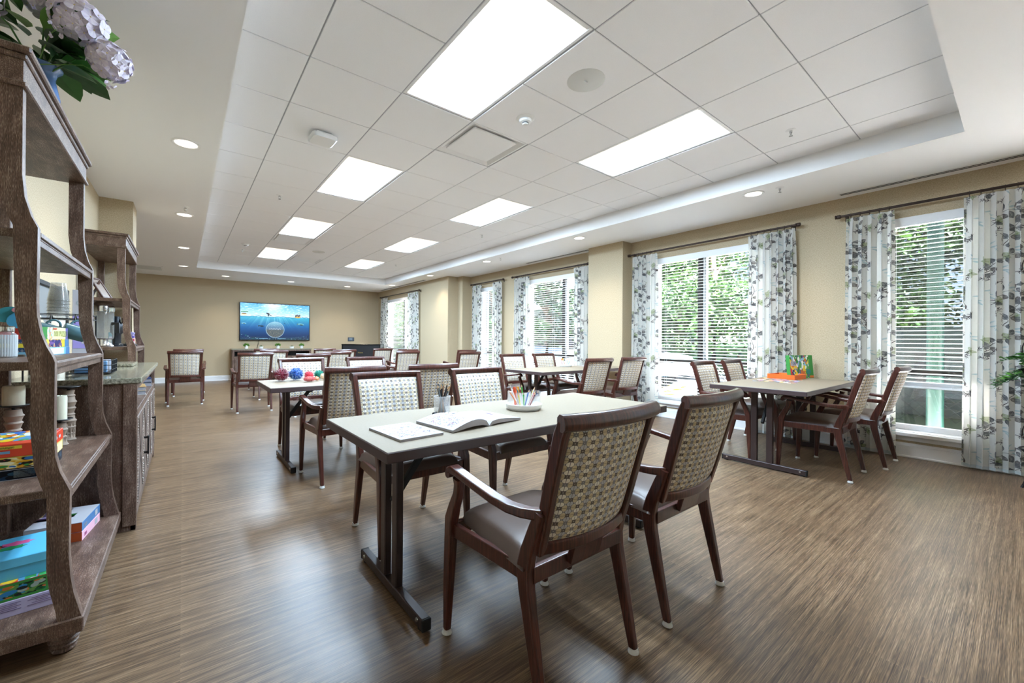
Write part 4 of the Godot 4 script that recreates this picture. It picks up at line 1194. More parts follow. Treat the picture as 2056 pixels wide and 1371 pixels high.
# ---------------------------------------------------------------- chairs and tables
const TOP := 0.733
func make_chair(label: String, at: Vector3, turn: float) -> Node3D:
	var t := thing("armchair", label, "chair", at, turn, "wooden armchairs")
	var b: B
	for s in [-1.0, 1.0]:
		b = B.new()
		b.sweep([Vector3(s * 0.262, 0.018, -0.245), Vector3(s * 0.26, 0.2, -0.238), Vector3(s * 0.257, 0.40, -0.228), Vector3(s * 0.257, 0.45, -0.224), Vector3(s * 0.257, 0.50, -0.205), Vector3(s * 0.258, 0.555, -0.178), Vector3(s * 0.262, 0.595, -0.165), Vector3(s * 0.266, 0.622, -0.16)],
			[Vector2(0.026, 0.028), Vector2(0.034, 0.038), Vector2(0.04, 0.046), Vector2(0.04, 0.048), Vector2(0.036, 0.042), Vector2(0.032, 0.036), Vector2(0.034, 0.034), Vector2(0.04, 0.04)], 0.008, Vector3.FORWARD)
		part(t, "front_leg", b, M.cherry)
		b = B.new()
		b.sweep([Vector3(s * 0.228, 0.018, 0.245), Vector3(s * 0.228, 0.2, 0.205), Vector3(s * 0.227, 0.36, 0.17), Vector3(s * 0.227, 0.42, 0.163), Vector3(s * 0.227, 0.48, 0.178), Vector3(s * 0.227, 0.56, 0.208), Vector3(s * 0.227, 0.615, 0.23)],
			[Vector2(0.026, 0.03), Vector2(0.034, 0.04), Vector2(0.036, 0.05), Vector2(0.036, 0.056), Vector2(0.034, 0.05), Vector2(0.03, 0.042), Vector2(0.028, 0.034)], 0.008, Vector3.FORWARD)
		part(t, "rear_leg", b, M.cherry)
		for e in [Vector3(s * 0.262, 0, -0.245), Vector3(s * 0.228, 0, 0.246)]:
			b = B.new(); b.lathe([Vector2(0, 0), Vector2(0.016, 0), Vector2(0.02, 0.003), Vector2(0.02, 0.008), Vector2(0.017, 0.013), Vector2(0.017, 0.02), Vector2(0.0, 0.02)], e, 14); part(t, "glide", b, M.glide)
		# arm: scrolled at the front, bent inwards at the back
		b = B.new()
		b.sweep([Vector3(s * 0.272, 0.628, -0.212), Vector3(s * 0.272, 0.643, -0.206), Vector3(s * 0.272, 0.65, -0.185), Vector3(s * 0.272, 0.646, -0.15), Vector3(s * 0.272, 0.632, -0.05), Vector3(s * 0.27, 0.617, 0.06), Vector3(s * 0.264, 0.61, 0.13), Vector3(s * 0.25, 0.608, 0.175), Vector3(s * 0.232, 0.607, 0.205), Vector3(s * 0.216, 0.607, 0.226)],
			[Vector2(0.038, 0.022), Vector2(0.042, 0.026), Vector2(0.044, 0.03), Vector2(0.046, 0.026), Vector2(0.046, 0.026), Vector2(0.046, 0.028), Vector2(0.044, 0.03), Vector2(0.042, 0.032), Vector2(0.036, 0.034), Vector2(0.03, 0.034)], 0.009, Vector3.UP)
		b.tube([Vector3(s * 0.253, 0.63, -0.205), Vector3(s * 0.291, 0.63, -0.205)], 0.0155, 14)
		part(t, "arm", b, M.cherry)
		# stile of the back
		b = B.new()
		b.sweep([Vector3(s * 0.203, 0.478, 0.196), Vector3(s * 0.208, 0.6, 0.23), Vector3(s * 0.213, 0.75, 0.27), Vector3(s * 0.217, 0.86, 0.302), Vector3(s * 0.218, 0.895, 0.318)], [Vector2(0.032, 0.04), Vector2(0.032, 0.042), Vector2(0.032, 0.042), Vector2(0.034, 0.042), Vector2(0.034, 0.04)], 0.008, Vector3.FORWARD)
		part(t, "back_stile", b, M.cherry)
		b = B.new(); b.sweep([Vector3(s * 0.25, 0.408, -0.21), Vector3(s * 0.226, 0.408, 0.16)], [Vector2(0.022, 0.052)], 0.005, Vector3.UP); part(t, "seat_rail", b, M.cherry)
	b = B.new(); b.sweep([Vector3(-0.245, 0.408, -0.226), Vector3(0.245, 0.408, -0.226)], [Vector2(0.022, 0.052)], 0.005, Vector3.UP); part(t, "seat_rail", b, M.cherry)
	b = B.new(); b.sweep([Vector3(-0.22, 0.408, 0.186), Vector3(0.22, 0.408, 0.186)], [Vector2(0.022, 0.052)], 0.005, Vector3.UP); part(t, "seat_rail", b, M.cherry)
	# crest and lower rail, both bowed backwards
	var crest := []; var low := []
	for k in 13:
		var x := -1.0 + k / 6.0
		crest.append(Vector3(x * 0.236, 0.898, 0.318 + 0.034 * (1 - x * x))); low.append(Vector3(x * 0.2, 0.492, 0.2 + 0.036 * (1 - x * x)))
	b = B.new(); b.sweep(crest, [Vector2(0.042, 0.052)], 0.02, Vector3(0, 1, -0.35)); part(t, "crest_rail", b, M.cherry)
	b = B.new(); b.sweep(low, [Vector2(0.034, 0.04)], 0.008, Vector3.UP); part(t, "lower_rail", b, M.cherry)
	b = B.new(); b.box(Vector3(0, 0.447, 0.213), Vector3(0.15, 0.088, 0.022), 0.003, Basis(Vector3.RIGHT, 0.27)); part(t, "back_bracket", b, M.cherry)
	# upholstered back: one padded closed panel
	var rear := []; var fr := []; var uv := []
	for i in 11:
		var f := i / 10.0
		var rr := []; var ff := []; var uu := []
		for j in 13:
			var x := -1.0 + j / 6.0
			var hw := lerpf(0.190, 0.203, f)
			var y := lerpf(0.506, 0.878, f)
			var z := lerpf(0.204, 0.308, f) + 0.036 * (1 - x * x)
			var ed: float = pow(1 - pow(absf(x), 8.0), 0.5) * pow(1 - pow(absf(2 * f - 1), 8.0), 0.5)
			rr.append(Vector3(x * hw, y, z + 0.004 + 0.012 * ed)); ff.append(Vector3(x * hw, y, z - 0.006 - 0.024 * ed))
			uu.append(Vector2(x * hw / 0.058, -y / 0.052))
		rear.append(rr); fr.append(ff); uv.append(uu)
	b = B.new(); b.sheet(rear, uv); b.sheet(fr, uv, true); part(t, "back_cushion", b, M.fabric, "beige, grey and tan geometric upholstery")
	# seat pad
	var g := []; var gu := []
	for i in 15:
		var row := []; var ru := []
		for j in 15:
			var a := -1.0 + j / 7.0; var d := -1.0 + i / 7.0
			a = signf(a) * pow(absf(a), 0.6); d = signf(d) * pow(absf(d), 0.6)
			var hw := lerpf(0.252, 0.208, (d + 1) / 2)
			var k: float = pow(maxf(0, 1 - pow(absf(a), 7)), 0.45) * pow(maxf(0, 1 - pow(absf(d), 7)), 0.45)
			row.append(Vector3(a * hw, 0.425 + 0.055 * k + 0.012 * k * (1 - a * a) * (1 - d * d), -d * 0.214 - 0.034)); ru.append(Vector2.ZERO)
		g.append(row); gu.append(ru)
	b = B.new(); b.sheet(g, gu); b.quad(g[0][0], g[14][0], g[14][14], g[0][14]); part(t, "seat", b, M.vinyl_seat, "brown vinyl seat pad")
	return t

func make_table(label: String, at: Vector3, ln: float) -> Node3D:
	var t := thing("folding_table", label, "table", at, 0, "rectangular tables")
	var b := B.new(); b.box(Vector3(0, TOP - 0.021, 0), Vector3(ln, 0.04, 0.762), 0.003); part(t, "table_edge", b, M.table_edge)
	b = B.new(); b.box(Vector3(0, TOP - 0.0045, 0), Vector3(ln - 0.006, 0.009, 0.756), 0.001); part(t, "tabletop", b, M.laminate, "pale beige laminate top")
	for s in [-1.0, 1.0]:
		var x: float = s * (ln / 2 - 0.185)
		b = B.new(); b.box(Vector3(x, 0.03, 0), Vector3(0.038, 0.045, 0.66), 0.004); part(t, "foot_bar", b, M.table_leg)
		for e in [-1, 1]:
			b = B.new(); b.box(Vector3(x, 0.029, e * 0.332), Vector3(0.04, 0.047, 0.012), 0.003); part(t, "end_cap", b, M.rubber)
			b = B.new(); b.lathe([Vector2(0, 0), Vector2(0.018, 0), Vector2(0.018, 0.009), Vector2(0, 0.009)], Vector3(x, 0, e * 0.3), 12); part(t, "glide", b, M.rubber)
			b = B.new(); b.lathe([Vector2(0.009, 0), Vector2(0.008, 0.003), Vector2(0, 0.004)], Vector3(x + s * 0.019, 0.034, e * 0.29), 12, Basis(Vector3.BACK, -s * PI / 2)); part(t, "bolt", b, M.chrome)
			b = B.new(); b.box(Vector3(x, 0.372, e * 0.062), Vector3(0.034, 0.642, 0.05), 0.004); part(t, "upright", b, M.table_leg)
		b = B.new(); b.box(Vector3(x, TOP - 0.05, 0), Vector3(0.05, 0.022, 0.5), 0.003); part(t, "mounting_plate", b, M.table_leg)
		b = B.new()
		b.sweep([Vector3(x - s * 0.005, 0.4, 0), Vector3(x - s * 0.2, TOP - 0.075, 0)], [Vector2(0.022, 0.03)], 0.004, Vector3.UP); b.tube([Vector3(x - s * 0.2, TOP - 0.07, -0.05), Vector3(x - s * 0.2, TOP - 0.07, 0.05)], 0.022, 12)
		b.box(Vector3(x - s * 0.2, TOP - 0.048, 0), Vector3(0.09, 0.016, 0.1), 0.003)
		part(t, "brace", b, M.rubber)
	return t

func furniture() -> void:
	make_table("beige-topped table holding the colouring books and pencil caddy", Vector3(1.485, 0, -1.735), 1.83)
	make_table("beige-topped table holding the yarn pom-poms", Vector3(1.475, 0, -4.06), 1.83)
	make_table("beige-topped table under the window pier with a jigsaw and orange tray on it", Vector3(4.78, 0, -1.445), 1.58)
	make_table("beige-topped table by the far double window with one pencil caddy", Vector3(4.515, 0, -4.06), 1.83)
	# origin of a chair: middle of its feet; turn 0 faces the television wall
	var L := [
		[1.08, -1.107, 0.0, "armchair with its back turned, pulled up beside the closed colouring book"],
		[1.768, -1.107, 0.0, "armchair with its back turned, at the pencil-caddy end of the colouring table"],
		[1.068, -2.225, PI, "armchair facing across the colouring table, behind the closed colouring book"],
		[1.785, -2.225, PI, "armchair facing across the colouring table, behind the pencil caddy"],
		[1.07, -3.486, 0.02, "armchair with its back turned, at the pom-pom end of the pom-pom table"],
		[1.78, -3.486, -0.06, "armchair with its back turned, at the bare end of the pom-pom table"],
		[1.05, -4.555, PI, "armchair facing the room, behind the yarn pom-poms"],
		[1.77, -4.555, PI, "armchair facing the room, at the bare end behind the pom-pom table"],
		[4.516, -1.1, 0.0, "armchair tucked under the jigsaw table, its side to the open floor"],
		[5.22, -1.0, 0.0, "armchair tucked under the jigsaw table, beside the narrow window"],
		[4.50, -1.81, PI, "armchair behind the jigsaw table, facing the puzzle"],
		[5.2, -1.81, PI, "armchair behind the jigsaw table, next to the leaf-print curtain"],
		[4.10, -3.5, -0.05, "armchair with its back turned, at the open end of the far caddy table"],
		[4.83, -3.5, -0.08, "armchair with its back turned, at the pier end of the far caddy table"],
		[4.10, -4.555, PI, "armchair facing the room, at the open end behind the far caddy table"],
		[4.78, -4.555, PI, "armchair facing the room, behind the caddy on the far table"],
		[0.035, -8.85, 0.0, "armchair standing alone by the granite cabinet, facing the television wall"],
		[0.09, -10.25, 0.0, "armchair directly in front of the lone one by the granite cabinet"],
		[0.887, -7.46, 0.0, "armchair at the aisle, in the row of chairs behind the pom-pom table"],
		[1.36, -8.85, 0.0, "armchair in the second row before the television console"],
		[1.435, -10.25, 0.0, "armchair in the front row before the console's left half"],
		[1.526, -6.65, 0.0, "armchair just past the pom-pom table, nearest of the television rows"],
		[2.125, -7.55, 0.0, "armchair in the middle of the row behind the pom-pom table"],
		[2.585, -10.05, 0.0, "armchair in the front row before the console's right end"],
		[2.657, -8.85, 0.0, "armchair in the second row facing the piano's end"],
		[3.85, -9.75, 0.0, "armchair in front of the black piano"],
		[3.96, -8.6, 0.0, "armchair behind the one in front of the piano"],
		[3.41, -7.45, 0.0, "armchair with its arms showing, at the window end of the row"],
		[4.22, -6.55, 0.0, "armchair near the narrow far window, with its back turned"],
		[4.95, -7.75, 0.0, "armchair hidden behind another by the narrow far window"]]
	var proto: Node3D
	for e in L:
		var at := Vector3(e[0], 0, e[1])
		if proto == null: proto = make_chair("dark cherry " + e[3], at, e[2])
		else: copy(proto, at, e[2], "dark cherry " + e[3])

# ---------------------------------------------------------------- television wall
func tuft(t: Node, at: Vector3, r: float, count: int, s: int, m: Material) -> void:
	var rn := RandomNumberGenerator.new(); rn.seed = s
	var b := B.new()
	for k in count:
		var d := Vector3(rn.randfn(), absf(rn.randfn()) * 0.9 + 0.15, rn.randfn()).normalized()
		var q := at + d * r * rn.randf_range(0.7, 1.05)
		var sd := d.cross(Vector3(rn.randfn(), rn.randfn(), rn.randfn())).normalized() * r * 0.16
		b.flat(at + d * r * 0.2 - sd * 0.4, at + d * r * 0.5 + sd, q); b.flat(at + d * r * 0.2 + sd * 0.4, q, at + d * r * 0.5 - sd)
	part(t, "foliage", b, m).set_meta("kind", "stuff")

func far_wall() -> void:
	var b: B
	var tv := thing("television", "wall-mounted flat television showing an underwater scene", "television", Vector3(2.13, 1.615, ZF))
	b = B.new(); b.box(Vector3(0, 0, 0.055), Vector3(1.81, 1.06, 0.035), 0.006); part(tv, "casing", b, M.black_gloss)
	b = B.new(); b.box(Vector3(0, 0, 0.02), Vector3(0.7, 0.5, 0.04)); part(tv, "wall_mount", b, M.black_matte)
	b = B.new(); b.quad(Vector3(-0.885, -0.5, 0.0736), Vector3(0.885, -0.5, 0.0736), Vector3(0.885, 0.512, 0.0736), Vector3(-0.885, 0.512, 0.0736)); part(tv, "tv_screen", b, M.tv_screen)
	var tl := AreaLight3D.new(); tl.name = "screen_light"; tl.area_size = Vector2(1.7, 0.95); tl.light_energy = 0.05; tl.light_color = rgb(140, 190, 230); tl.area_range = 30; tl.shadow_enabled = true
	tl.position = Vector3(0, 0, 0.076); tl.rotation.y = PI
	tv.add_child(tl)
	b = B.new(); b.tube([Vector3(-0.42, -0.5, 0.03), Vector3(-0.44, -0.62, 0.025), Vector3(-0.47, -0.75, 0.03)], 0.006, 6); part(tv, "power_cable", b, M.black_matte)
	# console under it
	var c := thing("media_console", "grey-brown console with open niches under the television", "console", Vector3(2.01, 0, -12.9))
	b = B.new(); b.box(Vector3(0, 0.85, 0), Vector3(1.98, 0.035, 0.48), 0.004); part(c, "worktop", b, M.granite)
	for x in [-0.95, 0.0, 0.95]:
		b = B.new(); b.bb(x - 0.025, 0.06, -0.23, x + 0.025, 0.832, 0.225, 0.003); part(c, "upright_panel", b, M.limed_oak)
	b = B.new(); b.bb(-0.94, 0.06, -0.235, 0.94, 0.832, -0.22); part(c, "back_panel", b, M.black_matte)
	for y in [0.075, 0.62]:
		b = B.new(); b.bb(-0.93, y, -0.22, 0.93, y + 0.035, 0.215, 0.003); part(c, "shelf", b, M.limed_oak)
	b = B.new(); b.bb(-0.97, 0.79, 0.2, 0.97, 0.834, 0.228, 0.003); part(c, "front_rail", b, M.limed_oak)
	for k in 4:
		var x0 := -0.92 + k * 0.465
		b = B.new(); b.bb(x0, 0.11, 0.2, x0 + 0.44, 0.62, 0.222, 0.004); var d := part(c, "door", b, M.limed_oak)
		b = B.new(); b.bb(x0 + 0.04, 0.15, 0.222, x0 + 0.4, 0.58, 0.227, 0.002); part(d, "door_panel", b, M.door_panel)
		b = B.new(); b.bb(x0 + (0.4 if k % 2 == 0 else 0.03), 0.3, 0.227, x0 + (0.412 if k % 2 == 0 else 0.042), 0.42, 0.245, 0.003); part(d, "handle", b, M.iron)
	for x in [-0.9, 0.9]:
		for z in [-0.18, 0.18]:
			b = B.new(); b.box(Vector3(x, 0.03, z), Vector3(0.06, 0.06, 0.06), 0.004); part(c, "foot", b, M.limed_oak)
	# five little plants
	var pl := [[1.37, 0.07, 0.1, "tall pot of green tufts under the television's left end"], [1.72, 0.035, 0.06, "low bowl of moss beside the television cable"], [2.14, 0.075, 0.1, "tall pot of green tufts under the middle of the television"], [2.50, 0.035, 0.055, "low bowl of dark moss right of the middle pot"], [2.76, 0.07, 0.095, "tall pot of green tufts under the television's right end"]]
	for k in 5:
		var e: Array = pl[k]
		var t := thing("potted_plant", e[3], "plant", Vector3(e[0], 0.8675, -12.85), 0, "small plants on the console")
		var h: float = e[1]; var r: float = 0.05 if h > 0.05 else 0.062
		b = B.new(); b.lathe([Vector2(0, 0), Vector2(r * 0.82, 0), Vector2(r, h + 0.02), Vector2(r * 0.9, h + 0.02), Vector2(r * 0.85, h)], Vector3.ZERO, 18); part(t, "pot", b, M.white_plastic)
		tuft(t, Vector3(0, h * 0.9, 0), e[2] * 0.95, 150, 40 + k, pm("succulent_light", rgb(104, 150, 58), 0.5) if h > 0.05 else pm("succulent_dark", rgb(58, 96, 42), 0.5))
	# wall panel
	var wp := thing("wall_control", "small dark control panel on the wall above the piano", "panel", Vector3(4.29, 1.14, ZF + 0.008))
	b = B.new(); b.box(Vector3.ZERO, Vector3(0.2, 0.12, 0.016), 0.004); part(wp, "housing", b, pm("slate_plastic", rgb(70, 80, 92), 0.4))
	b = B.new(); b.box(Vector3(-0.01, 0.005, 0.008), Vector3(0.1, 0.075, 0.004), 0.001); part(wp, "display", b, pm("slate_glass", rgb(120, 136, 150), 0.2))
	# digital piano set across the corner
	var p := thing("piano", "black digital piano standing across the corner by the bay window", "piano", Vector3(4.33, 0, -12.15), -0.6435)
	b = B.new(); b.bb(-0.55, 0.12, 0.16, 0.55, 0.97, 0.185, 0.004); part(p, "back_panel", b, M.black_matte)
	b = B.new(); b.bb(-0.58, 0.965, -0.2, 0.58, 0.995, 0.2, 0.005); part(p, "lid", b, M.black_gloss)
	for s in [-1, 1]:
		b = B.new(); b.bb(s * 0.545, 0.0, -0.22, s * 0.575, 0.968, 0.19, 0.004); part(p, "side_panel", b, M.black_gloss)
	b = B.new(); b.bb(-0.545, 0.62, -0.34, 0.545, 0.72, 0.16, 0.006); part(p, "key_bed", b, M.black_gloss)
	b = B.new(); b.bb(-0.5, 0.72, -0.33, 0.5, 0.735, -0.2, 0.002); part(p, "keys", b, M.white_gloss)
	b = B.new(); b.bb(-0.545, 0.0, -0.1, 0.545, 0.06, 0.14, 0.004); part(p, "base_rail", b, M.black_matte)
	words(p, "maker_name", "Roland", 0.035, Vector3(-0.02, 0.74, 0.186), Basis(), M.gold)

# ---------------------------------------------------------------- shelf side
const POST_OUT := [[-0.436, 1.98], [-0.436, 1.68], [-0.43, 1.606], [-0.415, 1.545], [-0.399, 1.507], [-0.4, 1.344], [-0.401, 1.257], [-0.399, 1.204], [-0.39, 1.143], [-0.377, 1.1], [-0.362, 1.064], [-0.356, 1.044], [-0.356, 0.767], [-0.353, 0.711], [-0.341, 0.654], [-0.324, 0.608], [-0.316, 0.586], [-0.318, 0.362], [-0.313, 0.281], [-0.305, 0.221], [-0.291, 0.158], [-0.283, 0.125]]
const POST_IN := [[-0.345, 0.125], [-0.349, 0.166], [-0.365, 0.25], [-0.372, 0.316], [-0.373, 0.574], [-0.387, 0.617], [-0.403, 0.682], [-0.413, 0.814], [-0.413, 0.996], [-0.418, 1.047], [-0.431, 1.105], [-0.442, 1.155], [-0.45, 1.21], [-0.453, 1.339], [-0.456, 1.507], [-0.474, 1.555], [-0.485, 1.6], [-0.493, 1.68], [-0.493, 1.98]]
func etagere(zn: float, zf: float, label: String) -> void:
	var zc := (zn + zf) / 2; var O := Vector3(-0.52, 0, zc)
	var t := thing("etagere", label, "shelf unit", O)
	var b: B
	var poly := PackedVector2Array()
	for e in POST_OUT + POST_IN: poly.append(Vector2(e[0] + 0.52, e[1]))
	for z in [zn - zc - 0.036, zf - zc]:
		b = B.new(); b.prism(poly, Vector3(0, 0, z), Vector3.RIGHT, Vector3.UP, Vector3(0, 0, 0.036)); part(t, "front_post", b, M.limed_oak)
		b = B.new(); b.bb(-0.232, 0.12, z, -0.178, 1.98, z + 0.036, 0.003); part(t, "rear_post", b, M.limed_oak)
	var hz := (zn - zf) / 2
	for e in [[0.59, -0.318], [1.045, -0.357], [1.503, -0.4]]:
		var f: float = e[1] + 0.52
		b = B.new(); b.bb(-0.235, e[0] - 0.03, -hz + 0.002, f - 0.004, e[0], hz - 0.038, 0.003); var s := part(t, "shelf", b, M.limed_oak_across)
		b = B.new(); b.bb(f - 0.01, e[0] - 0.022, -hz + 0.034, f + 0.002, e[0] - 0.004, hz - 0.037, 0.002); b.bb(f - 0.02, e[0] - 0.05, -hz + 0.034, f - 0.006, e[0] - 0.022, hz - 0.037, 0.002); part(s, "moulding", b, M.limed_oak_across)
	b = B.new(); b.bb(-0.235, 0.075, -hz - 0.008, 0.242, 0.13, hz + 0.008, 0.004); part(t, "base_board", b, M.limed_oak_across)
	b = B.new(); b.bb(-0.238, 1.99, -hz - 0.006, 0.088, 2.068, hz + 0.006, 0.002); part(t, "frieze", b, M.limed_oak_across)
	b = B.new(); b.bb(-0.238, 1.974, -hz - 0.014, 0.096, 1.992, hz + 0.014, 0.004); part(t, "lower_moulding", b, M.limed_oak_across)
	b = B.new(); b.bb(-0.238, 2.066, -hz - 0.014, 0.096, 2.085, hz + 0.014, 0.004); b.bb(-0.238, 2.085, -hz - 0.026, 0.108, 2.108, hz + 0.026, 0.005); part(t, "cornice", b, M.limed_oak_across)
	for x in [-0.2, 0.185]:
		for z in [-hz + 0.04, hz - 0.05]:
			b = B.new()
			b.lathe([Vector2(0, 0), Vector2(0.024, 0), Vector2(0.032, 0.006), Vector2(0.034, 0.012), Vector2(0.029, 0.018), Vector2(0.037, 0.024), Vector2(0.039, 0.03), Vector2(0.033, 0.036), Vector2(0.041, 0.042), Vector2(0.043, 0.049), Vector2(0.037, 0.055), Vector2(0.044, 0.061), Vector2(0.046, 0.068), Vector2(0.042, 0.075), Vector2(0.0, 0.075)], Vector3(x, 0, z), 24, Basis(), true, 60); part(t, "turned_foot", b, M.limed_oak)

# a printed carton: body plus panels on the faces that show. faces: "front" (+z), "side" (+x), "top"
func carton(called: String, label: String, at: Vector3, turn: float, s: Vector3, col: Color, pans: Array, group := "") -> Node3D:
	var t := thing(called, label, "game box", at, turn, group)
	var b := B.new(); b.box(Vector3(0, s.y / 2, 0), s, 0.0015); part(t, "body", b, mat("carton_%d" % M.size(), col, 0.35))
	for p in pans:      # [face, u0, v0, u1, v1 (0..1), material]
		var e := 0.0006
		b = B.new()
		var u0: float = p[1] - 0.5; var v0: float = p[2]; var u1: float = p[3] - 0.5; var v1: float = p[4]
		if p[0] == "front": b.quad(Vector3(u0 * s.x, v0 * s.y, s.z / 2 + e), Vector3(u1 * s.x, v0 * s.y, s.z / 2 + e), Vector3(u1 * s.x, v1 * s.y, s.z / 2 + e), Vector3(u0 * s.x, v1 * s.y, s.z / 2 + e))
		elif p[0] == "side": b.quad(Vector3(s.x / 2 + e, v0 * s.y, -u0 * s.z), Vector3(s.x / 2 + e, v0 * s.y, -u1 * s.z), Vector3(s.x / 2 + e, v1 * s.y, -u1 * s.z), Vector3(s.x / 2 + e, v1 * s.y, -u0 * s.z))
		else: b.quad(Vector3(u0 * s.x, s.y + e, -(v0 - 0.5) * s.z), Vector3(u1 * s.x, s.y + e, -(v0 - 0.5) * s.z), Vector3(u1 * s.x, s.y + e, -(v1 - 0.5) * s.z), Vector3(u0 * s.x, s.y + e, -(v1 - 0.5) * s.z))
		part(t, "printed_panel", b, p[5])
	return t
func SIDE() -> Basis: return Basis(Vector3.UP, PI / 2)
func FLAT() -> Basis: return Basis(Vector3.RIGHT, -PI / 2)

func left_side() -> void:
	var b: B
	etagere(-2.06, -3.156, "limed oak shelf unit with curved posts holding flowers and game boxes")
	etagere(-5.14, -6.24, "limed oak shelf unit with curved posts beyond the granite cabinet")
	cabinet()
	# game boxes
	var bright := [rgb(230, 60, 40), rgb(40, 110, 190), rgb(240, 200, 50), rgb(60, 150, 80), rgb(240, 240, 235), rgb(30, 30, 40), rgb(230, 130, 40)]
	var art := art_mat("art_mixed", art_image(1, 192, 96, rgb(90, 150, 190), bright, 90))
	var bees := art_mat("art_bees", art_image(2, 192, 64, rgb(232, 208, 110), [rgb(60, 120, 190), rgb(40, 36, 30), rgb(220, 160, 40), rgb(210, 60, 60), rgb(240, 236, 200), rgb(70, 150, 70)], 80, 0.2))
	var space := art_mat("art_space", art_image(3, 192, 64, rgb(14, 26, 44), [rgb(26, 50, 74), rgb(10, 14, 24), rgb(40, 70, 90)], 40, 0.3))
	var jungle := art_mat("art_jungle", art_image(4, 192, 64, rgb(110, 160, 80), [rgb(40, 110, 60), rgb(220, 120, 60), rgb(60, 140, 200), rgb(40, 40, 46), rgb(240, 210, 80), rgb(170, 190, 180)], 90, 0.2))
	var pastel := art_mat("art_pastel", art_image(5, 128, 64, rgb(180, 214, 220), [rgb(250, 220, 150), rgb(230, 140, 110), rgb(130, 180, 130), rgb(240, 240, 230)], 60, 0.2))
	var people := art_mat("art_people", art_image(6, 128, 48, rgb(196, 150, 110), [rgb(150, 80, 70), rgb(60, 60, 110), rgb(240, 200, 120), rgb(120, 90, 150)], 50, 0.3))
	var white: Material = M.paper_white; var ink: Material = M.ink
	var yellow := pm("print_yellow", rgb(244, 220, 60)); var pale := pm("print_pale", rgb(240, 236, 176)); var green := pm("print_green", rgb(52, 140, 60)); var navy := pm("print_navy", rgb(24, 70, 120)); var sky := pm("print_sky", rgb(140, 206, 236)); var orange := pm("print_orange", rgb(196, 88, 36))
	var kh := pm("print_khaki", rgb(150, 150, 60)); var red := pm("print_red", rgb(214, 60, 44)); var lilac := pm("print_lilac", rgb(198, 190, 222)); var blue2 := pm("print_blue", rgb(84, 132, 180)); var pink := pm("print_pink", rgb(244, 190, 206))
	var x0 := -0.574; var z0 := -2.465
	var t := carton("game_box", "black game box with a white spaceman print at the bottom of the candle-shelf pile", Vector3(x0, 0.59, z0), 0.02, Vector3(0.30, 0.044, 0.30), rgb(16, 26, 42), [["front", 0.02, 0.06, 0.98, 0.94, space], ["front", 0.72, 0.2, 0.9, 0.8, pm("print_grey", rgb(150, 160, 160))], ["side", 0.05, 0.1, 0.95, 0.9, space]])
	for y in [0.002, 0.040]:
		b = B.new(); b.box(Vector3(0, y, 0.1505), Vector3(0.3, 0.002, 0.0015)); part(t, "border_line", b, white)
	words(t, "lettering", "SPACE", 0.014, Vector3(-0.01, 0.02, 0.1508), Basis(Vector3.BACK, -0.35), red)
	t = carton("game_box", "puzzle box printed with bees and honeycomb in the middle of the candle-shelf pile", Vector3(x0, 0.634, z0), 0.01, Vector3(0.30, 0.045, 0.30), rgb(222, 192, 90), [["front", 0.0, 0.06, 1.0, 0.9, bees], ["side", 0.04, 0.1, 0.96, 0.9, pale]])
	words(t, "lettering", "PUZZLE", 0.016, Vector3(0.1512, 0.022, -0.01), SIDE(), orange)
	t = carton("game_box", "red game box with a yellow warning label on top of the candle-shelf pile", Vector3(x0, 0.679, z0), 0.0, Vector3(0.30, 0.048, 0.30), rgb(222, 66, 34), [["top", 0.03, 0.2, 0.97, 0.97, art], ["front", 0.55, 0.62, 0.8, 0.86, yellow], ["front", 0.58, 0.28, 0.7, 0.48, pm("print_blue2", rgb(120, 170, 210))]])
	words(t, "lettering", "ghs", 0.016, Vector3(0.02 - 0.05, 0.028, 0.1508), Basis(), white)
	words(t, "lettering", "WARNING", 0.006, Vector3(0.053, 0.0355, 0.1515), Basis(), ink)
	words(t, "lettering", "Puzzle", 0.012, Vector3(-0.03, 0.012, 0.1508), Basis(), white)
	for k in 4:
		b = B.new(); b.box(Vector3(0.1508, 0.024, 0.1 - k * 0.06), Vector3(0.001, 0.012, 0.03)); part(t, "print_mark", b, white)
	# lower pile
	x0 = -0.535; z0 = -2.33
	t = carton("game_box", "lilac box with printed conformity marks at the bottom of the floor-shelf pile", Vector3(x0, 0.13, z0), 0.12, Vector3(0.31, 0.056, 0.27), rgb(192, 184, 218), [])
	words(t, "lettering", "C E  UK", 0.014, Vector3(-0.02, 0.014, 0.1356), Basis(), ink)
	for k in 5:
		b = B.new(); b.box(Vector3(0.0, 0.022 + k * 0.006, 0.1355), Vector3(0.12 - 0.02 * (k % 2), 0.0016, 0.001)); b.box(Vector3(0.11, 0.022 + k * 0.006, 0.1355), Vector3(0.07 - 0.02 * (k % 3), 0.0016, 0.001)); part(t, "print_line", b, pm("print_plum", rgb(96, 84, 130)))
	t = carton("game_box", "jungle puzzle box with a green border in the floor-shelf pile", Vector3(x0 - 0.005, 0.186, z0), 0.13, Vector3(0.30, 0.062, 0.265), rgb(196, 44, 44), [["front", 0.0, 0.02, 0.94, 0.98, green], ["front", 0.02, 0.16, 0.91, 0.84, jungle], ["top", 0.0, 0.0, 1.0, 1.0, art], ["side", 0.0, 0.0, 1.0, 1.0, pm("print_crimson", rgb(190, 40, 44))]])
	t = carton("gift_box", "light blue lidded box with coloured splashes on top of the floor-shelf pile", Vector3(x0 - 0.02, 0.248, z0 - 0.005), 0.14, Vector3(0.28, 0.05, 0.23), rgb(86, 176, 216), [])
	b = B.new(); b.box(Vector3(0, 0.062, 0), Vector3(0.286, 0.034, 0.236), 0.002); var lid := part(t, "lid", b, pm("lid_blue", rgb(96, 190, 228)))
